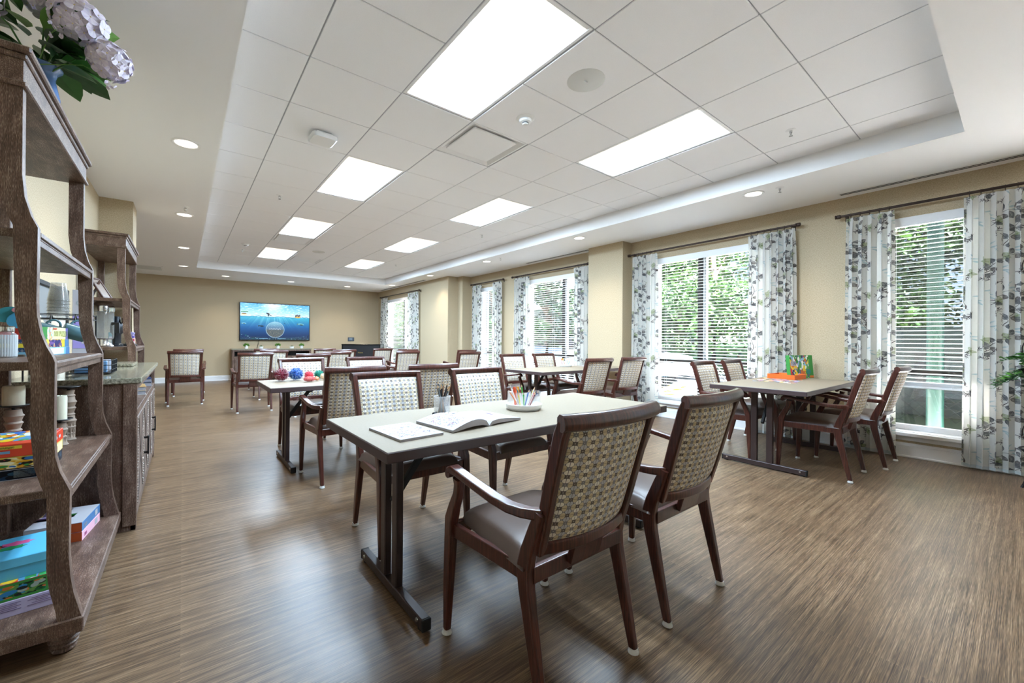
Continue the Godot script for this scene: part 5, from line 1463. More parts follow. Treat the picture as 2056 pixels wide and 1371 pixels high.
	var lay := [[-0.02, 0.03, 0.06, rgb(232, 120, 60)], [0.05, 0.04, 0.06, rgb(226, 96, 150)], [-0.03, -0.01, 0.055, rgb(36, 80, 160)], [0.04, -0.0, 0.05, rgb(40, 150, 90)], [-0.12, 0.01, 0.05, rgb(120, 206, 196)]]
	for e in lay:
		b = B.new(); var pl := PackedVector2Array()
		for k in 16: pl.append(Vector2(cos(TAU * k / 16), 0.5 * sin(TAU * k / 16)) * e[2] * (0.62 if k % 2 else 0.85))
		b.prism(pl, Vector3(e[0], 0.0792, -e[1]), Vector3.RIGHT, Vector3.FORWARD, Vector3(0, 0.0006, 0)); part(lid, "printed_splash", b, mat("splash_%d" % M.size(), e[3], 0.4))
	for k in 3:
		b = B.new(); b.box(Vector3(-0.06 + k * 0.012, 0.0795, 0.07 + k * 0.012), Vector3(0.09, 0.0008, 0.004)); part(lid, "printed_line", b, white)
	# two long boxes at the back of the floor shelf
	for k in 2:
		t = carton("puzzle_box", ["pink puzzle box under the blue one at the far end of the floor shelf", "blue puzzle box with a white top at the far end of the floor shelf"][k], Vector3(-0.471, 0.13 + k * 0.046, -2.955), -0.13, Vector3(0.2, 0.046, 0.26), [rgb(240, 186, 204), rgb(82, 128, 176)][k], [["front", 0.52, 0.04, 1.0, 0.98, orange], ["front", 0.0, 0.04, 0.5, 0.98, pm("print_silver", rgb(196, 200, 206))], ["front", 0.62, 0.3, 0.74, 0.8, pm("print_teal", rgb(40, 130, 120))], ["side", 0.7, 0.2, 0.84, 0.85, white]] + ([["top", 0.0, 0.0, 1.0, 1.0, white], ["top", 0.0, 0.2, 0.5, 0.95, people], ["top", 0.5, 0.4, 0.7, 0.6, green]] if k == 1 else []))
		words(t, "lettering", "500" if k else "300", 0.016, Vector3(0.1012, 0.02, 0.085), SIDE(), white if k else pm("print_magenta", rgb(170, 60, 130)))
	# three puzzles on the jar shelf
	var sd := [rgb(120, 190, 226), rgb(236, 208, 60), rgb(238, 234, 180)]
	for k in 3:
		var hy: float = [0.038, 0.038, 0.058][k]
		var pans: Array = [
			[["side", 0.0, 0.03, 0.3, 0.97, sky], ["side", 0.3, 0.1, 0.78, 0.9, pm("print_frost", rgb(222, 232, 236))], ["side", 0.86, 0.03, 1.0, 0.97, blue2], ["front", 0.0, 0.5, 1.0, 1.0, navy], ["front", 0.0, 0.0, 1.0, 0.5, sky]],
			[["side", 0.0, 0.02, 0.24, 0.98, yellow], ["side", 0.24, 0.02, 0.72, 0.98, people], ["side", 0.84, 0.02, 1.0, 0.98, blue2], ["front", 0.0, 0.5, 1.0, 1.0, navy], ["front", 0.0, 0.0, 1.0, 0.5, yellow]],
			[["side", 0.0, 0.0, 0.2, 1.0, green], ["side", 0.2, 0.0, 0.42, 1.0, pastel], ["side", 0.42, 0.04, 0.9, 0.94, pale], ["side", 0.9, 0.0, 1.0, 1.0, pm("print_violet", rgb(110, 100, 170))], ["front", 0.0, 0.0, 1.0, 1.0, red]]][k]
		t = carton("puzzle_box", ["pale blue puzzle box at the bottom of the pile beside the ribbed jar", "yellow-banded puzzle box in the middle of the pile beside the ribbed jar", "pale yellow 100-piece puzzle box on top of the pile beside the ribbed jar"][k], Vector3(-0.612, 1.045 + [0.0, 0.038, 0.076][k], -2.905), -0.095, Vector3(0.235 - 0.004 * k, hy, 0.36 - 0.012 * k), sd[k], pans)
		if k == 2:
			words(t, "lettering", "100", 0.026, Vector3(0.1165, 0.027, 0.0), SIDE(), kh); words(t, "lettering", "PUZZLE", 0.026, Vector3(0.1165, 0.027, -0.1), SIDE(), kh)
			b = B.new(); b.box(Vector3(0.1165, 0.052, 0.01), Vector3(0.001, 0.007, 0.04)); part(t, "print_flash", b, red)
		else:
			words(t, "lettering", "6+", 0.02, Vector3(0.05, 0.024, 0.1805 - 0.006 * k), Basis(), white)
	# ribbed glass jar with a craft butterfly of paper above
	var jar := thing("glass_jar", "ribbed clear glass jar with a silver lid on the puzzle shelf", "jar", Vector3(-0.585, 1.045, -2.56))
	b = B.new()
	for k in 28:
		var a := TAU * k / 28.0; b.tube([Vector3(0.032 * cos(a), 0.006, 0.032 * sin(a)), Vector3(0.033 * cos(a), 0.095, 0.033 * sin(a))], 0.0034, 6)
	part(jar, "ribs", b, M.jar_rib)
	b = B.new(); b.lathe([Vector2(0, 0), Vector2(0.032, 0), Vector2(0.034, 0.006), Vector2(0.034, 0.096), Vector2(0.026, 0.104), Vector2(0.024, 0.112)], Vector3.ZERO, 24); part(jar, "glass_body", b, M.jar_glass)
	b = B.new(); b.lathe([Vector2(0.027, 0.108), Vector2(0.028, 0.112), Vector2(0.028, 0.128), Vector2(0.024, 0.132), Vector2(0, 0.132)], Vector3.ZERO, 24); part(jar, "lid", b, M.chrome)
	var cr := thing("paper_butterfly", "teal and blue paper craft with a red card and a pink bobble", "craft", Vector3(-0.60, 1.045, -2.72))
	b = B.new(); b.tube([Vector3.ZERO, Vector3(0, 0.2, 0)], 0.003, 6); b.box(Vector3(0, 0.004, 0), Vector3(0.08, 0.008, 0.05), 0.002); part(cr, "stand", b, M.bark)
	var shp := [[-0.01, 0.185, 0.034, rgb(58, 150, 160), 0.012], [0.035, 0.165, 0.04, rgb(70, 160, 200), 0.016], [0.045, 0.19, 0.03, rgb(196, 44, 50), 0.004]]
	for e in shp:
		b = B.new(); var pl := PackedVector2Array()
		for k in 18: pl.append(Vector2(cos(TAU * k / 18) * 1.25, sin(TAU * k / 18)) * e[2])
		b.prism(pl, Vector3(e[0], e[1], e[4]), Vector3(1, 0.2, 0), Vector3.UP, Vector3(0, 0, 0.0012)); part(cr, "paper_wing", b, mat("craft_%d" % M.size(), e[3], 0.7))
	b = B.new(); b.ball(Vector3(0.012, 0.205, 0.02), Vector3.ONE * 0.011, 10, 7); part(cr, "bobble", b, pm("bobble_pink", rgb(240, 176, 196)))
	# candles on carved holders
	for e in [[-0.588, -2.69, 0.235, 0.034, 0.088, "wide cream candle on a carved wooden holder behind the red game box"], [-0.487, -2.93, 0.125, 0.026, 0.12, "slim cream candle on a short carved holder near the far post"], [-0.478, -3.06, 0.275, 0.0, 0.0, "tall carved wooden candle holder without a candle"]]:
		t = thing("candle_holder", e[5], "candle holder", Vector3(e[0], 0.59, e[1]))
		var h: float = e[2]; var pr := [Vector2(0, 0)]
		var n := int(h / 0.032)
		for k in n:
			var y := k * (h - 0.012) / n; var w: float = [0.03, 0.024, 0.027][k % 3]
			pr.append(Vector2(w, y)); pr.append(Vector2(w + 0.003, y + 0.004)); pr.append(Vector2(w, y + 0.009)); pr.append(Vector2(w - 0.003, y + 0.012))
		pr.append(Vector2(0.024, h - 0.012)); pr.append(Vector2(0, h - 0.012))
		b = B.new(); b.lathe(pr, Vector3.ZERO, 20); part(t, "carved_shaft", b, pm("pale_wood", rgb(150, 132, 116), 0.7))
		for k in 12:
			var a := TAU * k / 12; b = B.new(); b.tube([Vector3(0.0245 * cos(a), 0.016, 0.0245 * sin(a)), Vector3(0.0255 * cos(a), 0.016 + (h - 0.03) * 0.3, 0.0255 * sin(a))], 0.003, 5); part(t, "carved_flute", b, M.pale_wood)
		b = B.new(); b.lathe([Vector2(0.006, h - 0.014), Vector2(0.006, h - 0.006), Vector2(0.035, h), Vector2(0.048, h + 0.006), Vector2(0.046, h + 0.009), Vector2(0.03, h + 0.004), Vector2(0, h + 0.004)], Vector3.ZERO, 24); part(t, "drip_plate", b, M.iron)
		if e[3] > 0:
			var c := thing("candle", "thick cream pillar candle on the holder behind the red game box" if e[3] > 0.03 else "leaning slim cream pillar candle by the far post", "candle", Vector3(e[0], 0.5945 + h, e[1]), 0)
			b = B.new(); b.lathe([Vector2(0, 0), Vector2(e[3], 0), Vector2(e[3] * 1.01, e[4] * 0.9), Vector2(e[3] * 0.94, e[4]), Vector2(e[3] * 0.8, e[4] - 0.004), Vector2(0, e[4] - 0.008)], Vector3.ZERO, 24); part(c, "wax", b, pm("wax", rgb(226, 224, 200), 0.45))
			b = B.new(); b.tube([Vector3(0, e[4] - 0.008, 0), Vector3(0.001, e[4] + 0.002, 0)], 0.0012, 5); part(c, "wick", b, M.ink)
	# frames leaning on the fourth shelves
	for e in [[-0.62, 1.503, -2.62, 1.25, "dark framed picture leaning on the upper shelf under the flowers"], [-0.58, 1.503, -5.42, 1.3, "brown framed picture on an easel strut on the far shelf unit"]]:
		t = thing("picture_frame", e[4], "picture frame", Vector3(e[0], e[1], e[2]), e[3])
		var ti := Basis(Vector3.RIGHT, -0.5)
		b = B.new()
		for s in [-1, 1]:
			b.box(ti * Vector3(s * 0.085, 0.12, 0), Vector3(0.02, 0.23, 0.016), 0.003, ti); b.box(ti * Vector3(0, 0.12 + s * 0.105, 0), Vector3(0.15, 0.02, 0.016), 0.003, ti)
		part(t, "moulding", b, pm("frame_brown", rgb(84, 52, 40), 0.4))
		b = B.new(); b.box(ti * Vector3(0, 0.12, -0.002), Vector3(0.152, 0.192, 0.006), 0, ti); part(t, "print", b, pm("frame_print", rgb(150, 130, 116), 0.3))
		b = B.new(); b.box(Vector3(0, 0.085, -0.1), Vector3(0.04, 0.19, 0.004), 0, Basis(Vector3.RIGHT, 0.35)); part(t, "easel_strut", b, M.frame_brown)
	flowers()
	coffee_corner()

func cabinet() -> void:
	var b: B
	var z1 := -3.185; var z0 := -5.11; var fx := -0.215
	var t := thing("sideboard", "limed oak sideboard with studded doors and an open book niche", "cabinet", Vector3(-0.48, 0, (z0 + z1) / 2))
	var O := t.position
	for z in [z1 - 0.03, z0]:
		b = B.new(); b.bb(-0.755 - O.x, 0.0 if z > -4 else 0.05, z - O.z, fx - O.x, 0.862, z + 0.03 - O.z, 0.002); part(t, "end_panel", b, M.limed_oak)
	for e in [[-0.755, -0.70], [fx - 0.06, fx + 0.003]]:      # stiles on the end panel
		b = B.new(); b.bb(e[0] - O.x, 0.03, z1 - O.z, e[1] - O.x, 0.862, z1 + 0.008 - O.z, 0.002); part(t, "end_stile", b, M.limed_oak)
	b = B.new(); b.bb(-0.75 - O.x, 0.06, z0 + 0.02 - O.z, -0.74 - O.x, 0.86, z1 - 0.02 - O.z); part(t, "back_panel", b, M.limed_oak)
	b = B.new(); b.bb(-0.74 - O.x, 0.66, z0 + 0.03 - O.z, fx - O.x, 0.705, z1 - 0.03 - O.z, 0.002); part(t, "niche_shelf", b, M.limed_oak_across)
	b = B.new(); b.bb(fx - 0.03 - O.x, 0.825, z0 - O.z, fx + 0.002 - O.x, 0.862, z1 - O.z, 0.002); part(t, "top_rail", b, M.limed_oak_across)
	b = B.new(); b.bb(-0.74 - O.x, 0.06, z0 + 0.03 - O.z, fx - O.x, 0.115, z1 - 0.03 - O.z, 0.002); part(t, "plinth", b, M.limed_oak_across)
	b = B.new(); b.bb(fx - 0.025 - O.x, 0.0, z1 - 0.06 - O.z, fx - O.x, 0.862, z1 - O.z, 0.002); b.bb(fx - 0.025 - O.x, 0.0, z0 - O.z, fx - O.x, 0.862, z0 + 0.06 - O.z, 0.002); part(t, "corner_post", b, M.limed_oak)
	for z in [(z0 + z1) / 2, z0 + 0.03]:
		b = B.new(); b.bb(fx - 0.06 - O.x, 0.0, z - 0.025 - O.z, fx - 0.01 - O.x, 0.06, z + 0.025 - O.z, 0.003); part(t, "foot", b, M.limed_oak)
	var n := 4; var w := (z1 - z0 - 0.12) / n
	for k in n:
		var za := z1 - 0.06 - (k + 1) * w - O.z; var zb := za + w
		b = B.new(); b.bb(fx - 0.02 - O.x, 0.12, za + 0.004, fx + 0.002 - O.x, 0.655, zb - 0.004, 0.003); var d := part(t, "door", b, M.door_panel)
		b = B.new()
		for s in [-1.0, 1.0]:
			b.sweep([Vector3(fx + 0.003 - O.x, 0.14, za + w * 0.5 - s * w * 0.36), Vector3(fx + 0.003 - O.x, 0.64, za + w * 0.5 + s * w * 0.36)], [Vector2(0.004, 0.004)], 0.001, Vector3.RIGHT)
		part(d, "lattice", b, pm("lattice_dark", rgb(74, 60, 54), 0.5))
		b = B.new()
		for e in [za + 0.022, zb - 0.022]:
			for q in 30: b.ball(Vector3(fx + 0.002 - O.x, 0.135 + q * 0.0175, e), Vector3(0.004, 0.0045, 0.0045), 8, 4)
		var st := part(d, "nail_heads", b, M.nail_head); st.set_meta("kind", "stuff")
		if k in [1, 3]:
			var hz := za + w - 0.06 if k == 1 else za + w - 0.06
			b = B.new(); b.bb(fx + 0.002 - O.x, 0.32, hz - 0.006, fx + 0.028 - O.x, 0.335, hz + 0.006, 0.002); b.bb(fx + 0.002 - O.x, 0.425, hz - 0.006, fx + 0.028 - O.x, 0.44, hz + 0.006, 0.002); b.bb(fx + 0.02 - O.x, 0.315, hz - 0.012, fx + 0.03 - O.x, 0.445, hz + 0.012, 0.003); part(d, "handle", b, M.iron)
	var ct := B.new(); ct.box(Vector3(-0.475, 0.88, (z0 + z1) / 2), Vector3(0.565, 0.034, z1 - z0 + 0.022), 0.004)
	solo("countertop", ct, M.granite, "speckled grey-green granite worktop on the sideboard", "countertop")
	var bk := [["navy hardback on the top of the far book pile in the sideboard niche", rgb(34, 44, 84), -4.86, 0.034], ["grey paperback under the navy book in the sideboard niche", rgb(150, 156, 168), -4.86, 0.0], ["tan hardback on the near book pile in the sideboard niche", rgb(190, 150, 96), -4.15, 0.03], ["white paperback under the tan book in the sideboard niche", rgb(224, 222, 214), -4.15, 0.0]]
	for e in bk: book(e[0], Vector3(-0.33, 0.705 + e[3], e[2]), 0.1, Vector3(0.2, 0.03, 0.27), e[1])

func book(label: String, at: Vector3, turn: float, s: Vector3, col: Color) -> void:
	var t := thing("book", label, "book", at, turn)
	var m := mat("cover_%d" % M.size(), col, 0.45)
	var b := B.new(); b.box(Vector3(0, 0.0015, 0), Vector3(s.x, 0.003, s.z), 0.0008); b.box(Vector3(0, s.y - 0.0015, 0), Vector3(s.x, 0.003, s.z), 0.0008); b.box(Vector3(-s.x / 2 + 0.0015, s.y / 2, 0), Vector3(0.003, s.y, s.z), 0.0008); part(t, "cover", b, m)
	b = B.new(); b.box(Vector3(0.0, s.y / 2, 0), Vector3(s.x - 0.008, s.y - 0.006, s.z - 0.008)); part(t, "pages", b, M.paper_white)

func flowers() -> void:
	var b: B
	var at := Vector3(-0.49, 2.108, -2.55)
	var v := thing("vase", "glossy blue vase on top of the shelf unit", "vase", at)
	b = B.new(); b.lathe([Vector2(0, 0), Vector2(0.045, 0), Vector2(0.055, 0.01), Vector2(0.06, 0.05), Vector2(0.05, 0.1), Vector2(0.044, 0.13), Vector2(0.05, 0.155), Vector2(0.066, 0.172), Vector2(0.068, 0.178), Vector2(0.06, 0.176), Vector2(0.042, 0.15), Vector2(0.04, 0.13)], Vector3.ZERO, 32); part(v, "body", b, pm("vase_blue", rgb(92, 124, 172), 0.12))
	var t := thing("flower_arrangement", "silk hydrangeas in lilac and white with dark green leaves", "flowers", at + Vector3(0, 0.16, 0))
	var rn := RandomNumberGenerator.new(); rn.seed = 8
	# ovate leaf, slightly folded along the midrib, 1 long
	var lf := B.new()
	for s in [-1.0, 1.0]:
		for k in 6:
			var f0 := k / 6.0; var f1 := (k + 1) / 6.0
			var h0: float = 0.32 * pow(sin(PI * pow(f0, 0.8)), 0.8); var h1: float = 0.32 * pow(sin(PI * pow(f1, 0.8)), 0.8)
			var p := Vector3(0, 0.12 * sin(f0 * 2.2), -f0); var q := Vector3(0, 0.12 * sin(f1 * 2.2), -f1)
			var r := q + Vector3(s * h1, 0.07 * h1 / 0.32, 0); var u := p + Vector3(s * h0, 0.07 * h0 / 0.32, 0)
			if s > 0: lf.quad(p, u, r, q)
			else: lf.quad(u, p, q, r)
	var lm := lf.mesh()
	var lmat := [pm("leaf_dark", rgb(34, 74, 34), 0.4), pm("leaf_mid", rgb(62, 112, 46), 0.4), pm("leaf_lime", rgb(118, 168, 80), 0.45), pm("leaf_bluegreen", rgb(36, 88, 60), 0.4)]
	for m in lmat:
		m.backlight_enabled = true; m.backlight = Color(0.18, 0.22, 0.12)
	for k in 60:
		var a := rn.randf_range(-0.9, 1.9) if k < 34 else rn.randf() * TAU
		var o := part(t, "leaf", lm, lmat[[0, 1, 1, 3, 0, 1, 2][k % 7]])
		var el := rn.randf_range(-0.5, 0.55)
		var st := Vector3(cos(a), 0.3 + el, -sin(a) * 0.6 + 0.45 * cos(a)) * rn.randf_range(0.03, 0.11) + Vector3(0, rn.randf_range(0.0, 0.17), 0)
		o.transform = Transform3D(Basis.from_euler(Vector3(el, a - PI / 2, rn.randf_range(-0.7, 0.7))).scaled(Vector3.ONE * rn.randf_range(0.12, 0.2)), st)
	# florets of four rounded petals
	var fl := B.new()
	fl.colored = true
	for k in 4:
		var r := Basis(Vector3.UP, k * PI / 2 + 0.2)
		var pts := []
		for e in [[0.03, 0.0], [0.2, -0.4], [0.58, -0.56], [0.92, -0.36], [1.02, 0.0], [0.92, 0.36], [0.58, 0.56], [0.2, 0.4]]: pts.append(r * Vector3(e[0], 0.1 + 0.16 * e[0] * e[0], e[1]))
		for i in range(1, pts.size() - 1):
			fl.tint = Color(0.58, 0.5, 0.68) if i in [1, 6] else Color(0.74, 0.67, 0.8) if i % 2 else Color(0.8, 0.75, 0.84)
			fl.flat(pts[0], pts[i + 1], pts[i])
	fl.tint = Color(0.75, 0.6, 0.3); fl.ball(Vector3(0, 0.1, 0), Vector3.ONE * 0.1, 8, 5)
	var fm := fl.mesh()
	var heads := [[Vector3(0.135, 0.19, 0.12), 0.085, 52], [Vector3(0.235, 0.045, 0.17), 0.066, 38], [Vector3(0.02, 0.3, 0.02), 0.08, 36], [Vector3(-0.14, 0.16, 0.16), 0.07, 26]]
	for h in heads:
		var c: Vector3 = h[0]
		b = B.new(); b.tube([Vector3(0, -0.03, 0), c * 0.5 + Vector3(0, 0.03, 0), c], 0.0035, 6)
		var hd := part(t, "flower_head", b, M.leaf_mid)
		for k in h[2]:
			var y: float = 1.0 - 2.0 * (k + 0.5) / h[2]; var a: float = k * 2.39996
			var d := Vector3(sqrt(1 - y * y) * cos(a), y, sqrt(1 - y * y) * sin(a))
			var o := part(hd, "floret", fm, M.tinted_leaf)
			var bs := Basis(Quaternion(Vector3.UP, d)) * Basis(Vector3.UP, rn.randf() * TAU)
			o.transform = Transform3D(bs.scaled(Vector3.ONE * rn.randf_range(0.026, 0.033)), c + d * h[1] * rn.randf_range(0.86, 1.05))
	# small hanging sprays of yellow-eyed blossom
	for e in [Vector3(0.075, 0.1, 0.18), Vector3(0.238, -0.045, 0.185)]:
		b = B.new(); b.tube([Vector3(0, 0.0, 0.05), e * 0.6 + Vector3(0, 0.05, 0), e], 0.002, 5)
		var sp := part(t, "blossom_spray", b, M.leaf_lime)
		for k in 9:
			var o := part(sp, "blossom", fm, M.tinted_leaf)
			o.transform = Transform3D(Basis.from_euler(Vector3(rn.randf_range(-1, 1), rn.randf() * TAU, rn.randf_range(-1, 1))).scaled(Vector3.ONE * 0.008), e + Vector3(rn.randf_range(-0.018, 0.018), rn.randf_range(-0.035, 0.02), rn.randf_range(-0.018, 0.018)))

func coffee_corner() -> void:
	var b: B
	var cy := 0.897
	# black wire mug rack
	var r := thing("mug_rack", "black wire rack with two hooks on the granite worktop", "rack", Vector3(-0.56, cy, -3.40))
	for x in [-0.13, 0.13]:
		for z in [-0.1, 0.1]:
			b = B.new(); b.tube([Vector3(x, 0, z), Vector3(x, 0.37, z)], 0.004, 6); part(r, "leg", b, M.iron)
	for y in [0.06, 0.34]:
		b = B.new(); b.box(Vector3(0, y, 0), Vector3(0.265, 0.006, 0.205), 0.001); part(r, "tray", b, M.iron)
	for y in [0.1, 0.366]:
		b = B.new()
		for s in [-1, 1]:
			b.tube([Vector3(-0.13, y, s * 0.1), Vector3(0.13, y, s * 0.1)], 0.0022, 5); b.tube([Vector3(s * 0.13, y, -0.1), Vector3(s * 0.13, y, 0.1)], 0.0022, 5)
		part(r, "guard_wire", b, M.iron)
	for x in [-0.02, 0.075]:
		b = B.new(); b.tube([Vector3(x, 0.34, 0.1), Vector3(x, 0.36, 0.13), Vector3(x, 0.325, 0.155), Vector3(x, 0.315, 0.145)], 0.0035, 6); part(r, "hook", b, M.iron)
	for e in [[-0.58, 0.0, "teal mug hanging from the rack hook over the pale yellow puzzle box"], [-0.485, 0.1, "teal mug hanging from the rack hook nearest the curved post"]]:
		var m := thing("mug", e[2], "mug", Vector3(e[0], cy + 0.262, -3.245), 0.25, "teal mugs on the rack")
		m.rotation.z = -0.32
		b = B.new(); b.lathe([Vector2(0, -0.05), Vector2(0.036, -0.05), Vector2(0.041, -0.045), Vector2(0.042, 0.045), Vector2(0.04, 0.047), Vector2(0.038, 0.044), Vector2(0.037, -0.044), Vector2(0, -0.045)], Vector3.ZERO, 28, Basis(Vector3.BACK, -PI / 2)); part(m, "cup", b, M.teal_glaze)
		b = B.new(); var hp := []
		for k in 11:
			var a := PI * k / 10.0; hp.append(Vector3(0.028 * cos(a), 0.036 + 0.034 * sin(a), 0))
		b.tube(hp, 0.0055, 8, Vector3.BACK); part(m, "handle", b, M.teal_glaze)
	# stack of plastic cups upside down on the rack, in a clear sleeve
	for k in 6:
		var c := thing("plastic_cup", "clear plastic cup in the upturned stack on the mug rack", "cup", Vector3(-0.575, cy + 0.344 + k * 0.02, -3.40), 0, "stacked clear cups")
		b = B.new(); b.lathe([Vector2(0.047, 0.0), Vector2(0.049, 0.003), Vector2(0.046, 0.004), Vector2(0.031, 0.105), Vector2(0.0, 0.106)], Vector3.ZERO, 28); part(c, "shell", b, M.cup_plastic if M.has("cup_plastic") else cup_mat())
	var sg := thing("counter_sign", "upright white and purple notice behind the mug rack", "sign", Vector3(-0.55, cy, -3.95), 0.35)
	b = B.new(); b.box(Vector3(0, 0.28, 0), Vector3(0.105, 0.56, 0.004), 0.001); b.box(Vector3(0, 0.004, 0), Vector3(0.105, 0.008, 0.1), 0.002); part(sg, "board", b, M.paper_white)
	b = B.new(); b.box(Vector3(0, 0.27, 0.003), Vector3(0.1, 0.22, 0.002)); part(sg, "purple_panel", b, pm("print_purple", rgb(150, 136, 200), 0.5))
	b = B.new(); b.box(Vector3(0.01, 0.23, 0.0045), Vector3(0.045, 0.07, 0.001), 0, Basis(Vector3.BACK, 0.2)); part(sg, "printed_card", b, M.paper_white)
	b = B.new(); b.lathe([Vector2(0.02, -0.0005), Vector2(0.02, 0.0005), Vector2(0.014, 0.0005), Vector2(0.014, -0.0005)], Vector3(-0.015, 0.47, 0.0035), 20, Basis(Vector3.RIGHT, PI / 2)); part(sg, "printed_ring", b, pm("print_grey", rgb(150, 160, 160)))
	# wire basket low on the worktop
	var bs := thing("wire_basket", "low black wire basket of packets under the mug rack", "basket", Vector3(-0.46, cy, -3.66))
	b = B.new(); b.box(Vector3(0, 0.01, 0), Vector3(0.2, 0.004, 0.26)); part(bs, "floor", b, M.iron)
	b = B.new()
	for y in [0.03, 0.06, 0.09]:
		for s in [-1, 1]:
			b.tube([Vector3(-0.1, y, s * 0.13), Vector3(0.1, y, s * 0.13)], 0.002, 5); b.tube([Vector3(s * 0.1, y, -0.13), Vector3(s * 0.1, y, 0.13)], 0.002, 5)
	for k in 9:
		for s in [-1, 1]: b.tube([Vector3(s * 0.1, 0.008, -0.13 + k * 0.0325), Vector3(s * 0.1, 0.092, -0.13 + k * 0.0325)], 0.0018, 4)
	part(bs, "wires", b, M.iron)
	for k in 6:
		var pk := B.new(); pk.box(Vector3(-0.46, cy + 0.05, -3.75 + k * 0.035), Vector3(0.15, 0.075, 0.026), 0.004, Basis(Vector3.RIGHT, 0.1 * (k % 3 - 1)))
		solo("sachet", pk, [M.paper_white, pm("sachet_blue", rgb(110, 150, 190)), M.paper_white, pm("sachet_grey", rgb(110, 112, 118))][k % 4], ["white", "blue", "white", "grey"][k % 4] + " sachet standing in the wire basket", "sachet", "sachets in the basket")
	var ty := thing("serving_tray", "thin stone tray lying on the granite worktop", "tray", Vector3(-0.45, cy, -4.6))
	b = B.new(); b.box(Vector3(0, 0.014, 0), Vector3(0.26, 0.024, 0.4), 0.004); part(ty, "slab", b, M.granite)
	for s in [-1, 1]:
		b = B.new(); b.box(Vector3(0, 0.003, s * 0.16), Vector3(0.2, 0.006, 0.02)); part(ty, "runner", b, M.iron)
	# things on the far shelf unit
	var sy := 1.045
	var d := thing("drink_dispenser", "clear drink dispenser with a chrome dome and black tap", "dispenser", Vector3(-0.60, sy, -5.32))
	b = B.new(); b.lathe([Vector2(0, 0), Vector2(0.07, 0), Vector2(0.075, 0.01), Vector2(0.06, 0.03), Vector2(0.06, 0.07), Vector2(0.072, 0.08)], Vector3.ZERO, 28); part(d, "base", b, M.chrome)
	b = B.new(); b.lathe([Vector2(0.07, 0.08), Vector2(0.074, 0.1), Vector2(0.074, 0.34), Vector2(0.07, 0.35)], Vector3.ZERO, 28); part(d, "tank", b, M.jar_glass)
	b = B.new(); b.lathe([Vector2(0.077, 0.335), Vector2(0.078, 0.37), Vector2(0.07, 0.41), Vector2(0.045, 0.435), Vector2(0, 0.445)], Vector3.ZERO, 28); part(d, "dome_lid", b, M.chrome)
	b = B.new(); b.sweep([Vector3(0.06, 0.22, 0.03), Vector3(0.1, 0.22, 0.05), Vector3(0.105, 0.13, 0.055)], [Vector2(0.03, 0.03), Vector2(0.04, 0.035), Vector2(0.03, 0.028)], 0.006, Vector3.BACK); part(d, "tap", b, M.black_matte)
	var cm := thing("coffee_grinder", "dark metal coffee grinder on the far shelf unit", "appliance", Vector3(-0.53, sy, -5.55))
	b = B.new(); b.lathe([Vector2(0, 0), Vector2(0.05, 0), Vector2(0.05, 0.02), Vector2(0.035, 0.03), Vector2(0.035, 0.12), Vector2(0.05, 0.14), Vector2(0.05, 0.22), Vector2(0.03, 0.25), Vector2(0.028, 0.3), Vector2(0, 0.305)], Vector3.ZERO, 20); part(cm, "body", b, M.steel_dark)
	b = B.new(); b.lathe([Vector2(0.0, -0.012), Vector2(0.028, -0.01), Vector2(0.028, 0.01), Vector2(0, 0.012)], Vector3(0.05, 0.26, 0.02), 16, Basis(Vector3.BACK, PI / 2)); part(cm, "dial", b, M.black_gloss)
	var tr := thing("pod_tray", "black tray of sachets on the far shelf unit", "tray", Vector3(-0.53, sy, -5.82))
	b = B.new(); b.box(Vector3(0, 0.012, 0), Vector3(0.24, 0.024, 0.3), 0.003); part(tr, "drawer", b, M.black_matte)
	for k in 7:
		var pk := B.new(); pk.box(Vector3(-0.44, sy + 0.035, -5.93 + k * 0.034), Vector3(0.05, 0.022, 0.024), 0.003)
		solo("drink_pod", pk, [pm("pod_red", rgb(176, 40, 50)), pm("pod_white", rgb(226, 226, 222)), pm("pod_blue", rgb(60, 150, 180))][k % 3], ["red", "white", "blue"][k % 3] + " drink sachet lying on the black tray", "sachet", "sachets on the black tray")
	var ss := thing("tea_box", "teal tea box at the back of the black tray", "box", Vector3(-0.58, sy + 0.024, -5.9))
	b = B.new(); b.box(Vector3(0, 0.06, 0), Vector3(0.09, 0.12, 0.07), 0.002); part(ss, "carton", b, pm("tea_teal", rgb(40, 120, 130)))
	b = B.new(); b.box(Vector3(0.0455, 0.06, 0), Vector3(0.001, 0.04, 0.06)); b.box(Vector3(0, 0.06, 0.0355), Vector3(0.08, 0.03, 0.001)); part(ss, "label_band", b, M.paper_white)
	var sp := thing("sachet_stand", "stepped stand of purple and pink sachets by the far post", "stand", Vector3(-0.46, sy, -6.1))
	b = B.new(); b.box(Vector3(0, 0.006, 0), Vector3(0.1, 0.012, 0.12), 0.002); b.box(Vector3(-0.04, 0.08, 0), Vector3(0.008, 0.16, 0.12), 0.002); part(sp, "rack", b, M.black_matte)
	for k in 4:
		b = B.new(); b.box(Vector3(0.0, 0.03 + k * 0.036, 0.0), Vector3(0.05, 0.03, 0.1), 0.003, Basis(Vector3.BACK, -0.3)); part(sp, "sachet_row", b, [pm("sa_pink", rgb(216, 140, 170)), pm("sa_red", rgb(190, 70, 90)), pm("sa_violet", rgb(120, 104, 180)), pm("sa_lav", rgb(170, 160, 210))][k])
	# picture on the wall over the worktop
	var pc := thing("wall_picture", "black framed woven-texture picture on the wall over the worktop", "picture", Vector3(-0.755, 1.1, -4.22))
	b = B.new()
	for s in [-1, 1]:
		b.box(Vector3(0.01, 0, s * 0.46), Vector3(0.024, 0.82, 0.03), 0.003); b.box(Vector3(0.01, s * 0.395, 0), Vector3(0.024, 0.03, 0.9), 0.003)
	part(pc, "frame", b, M.black_matte)
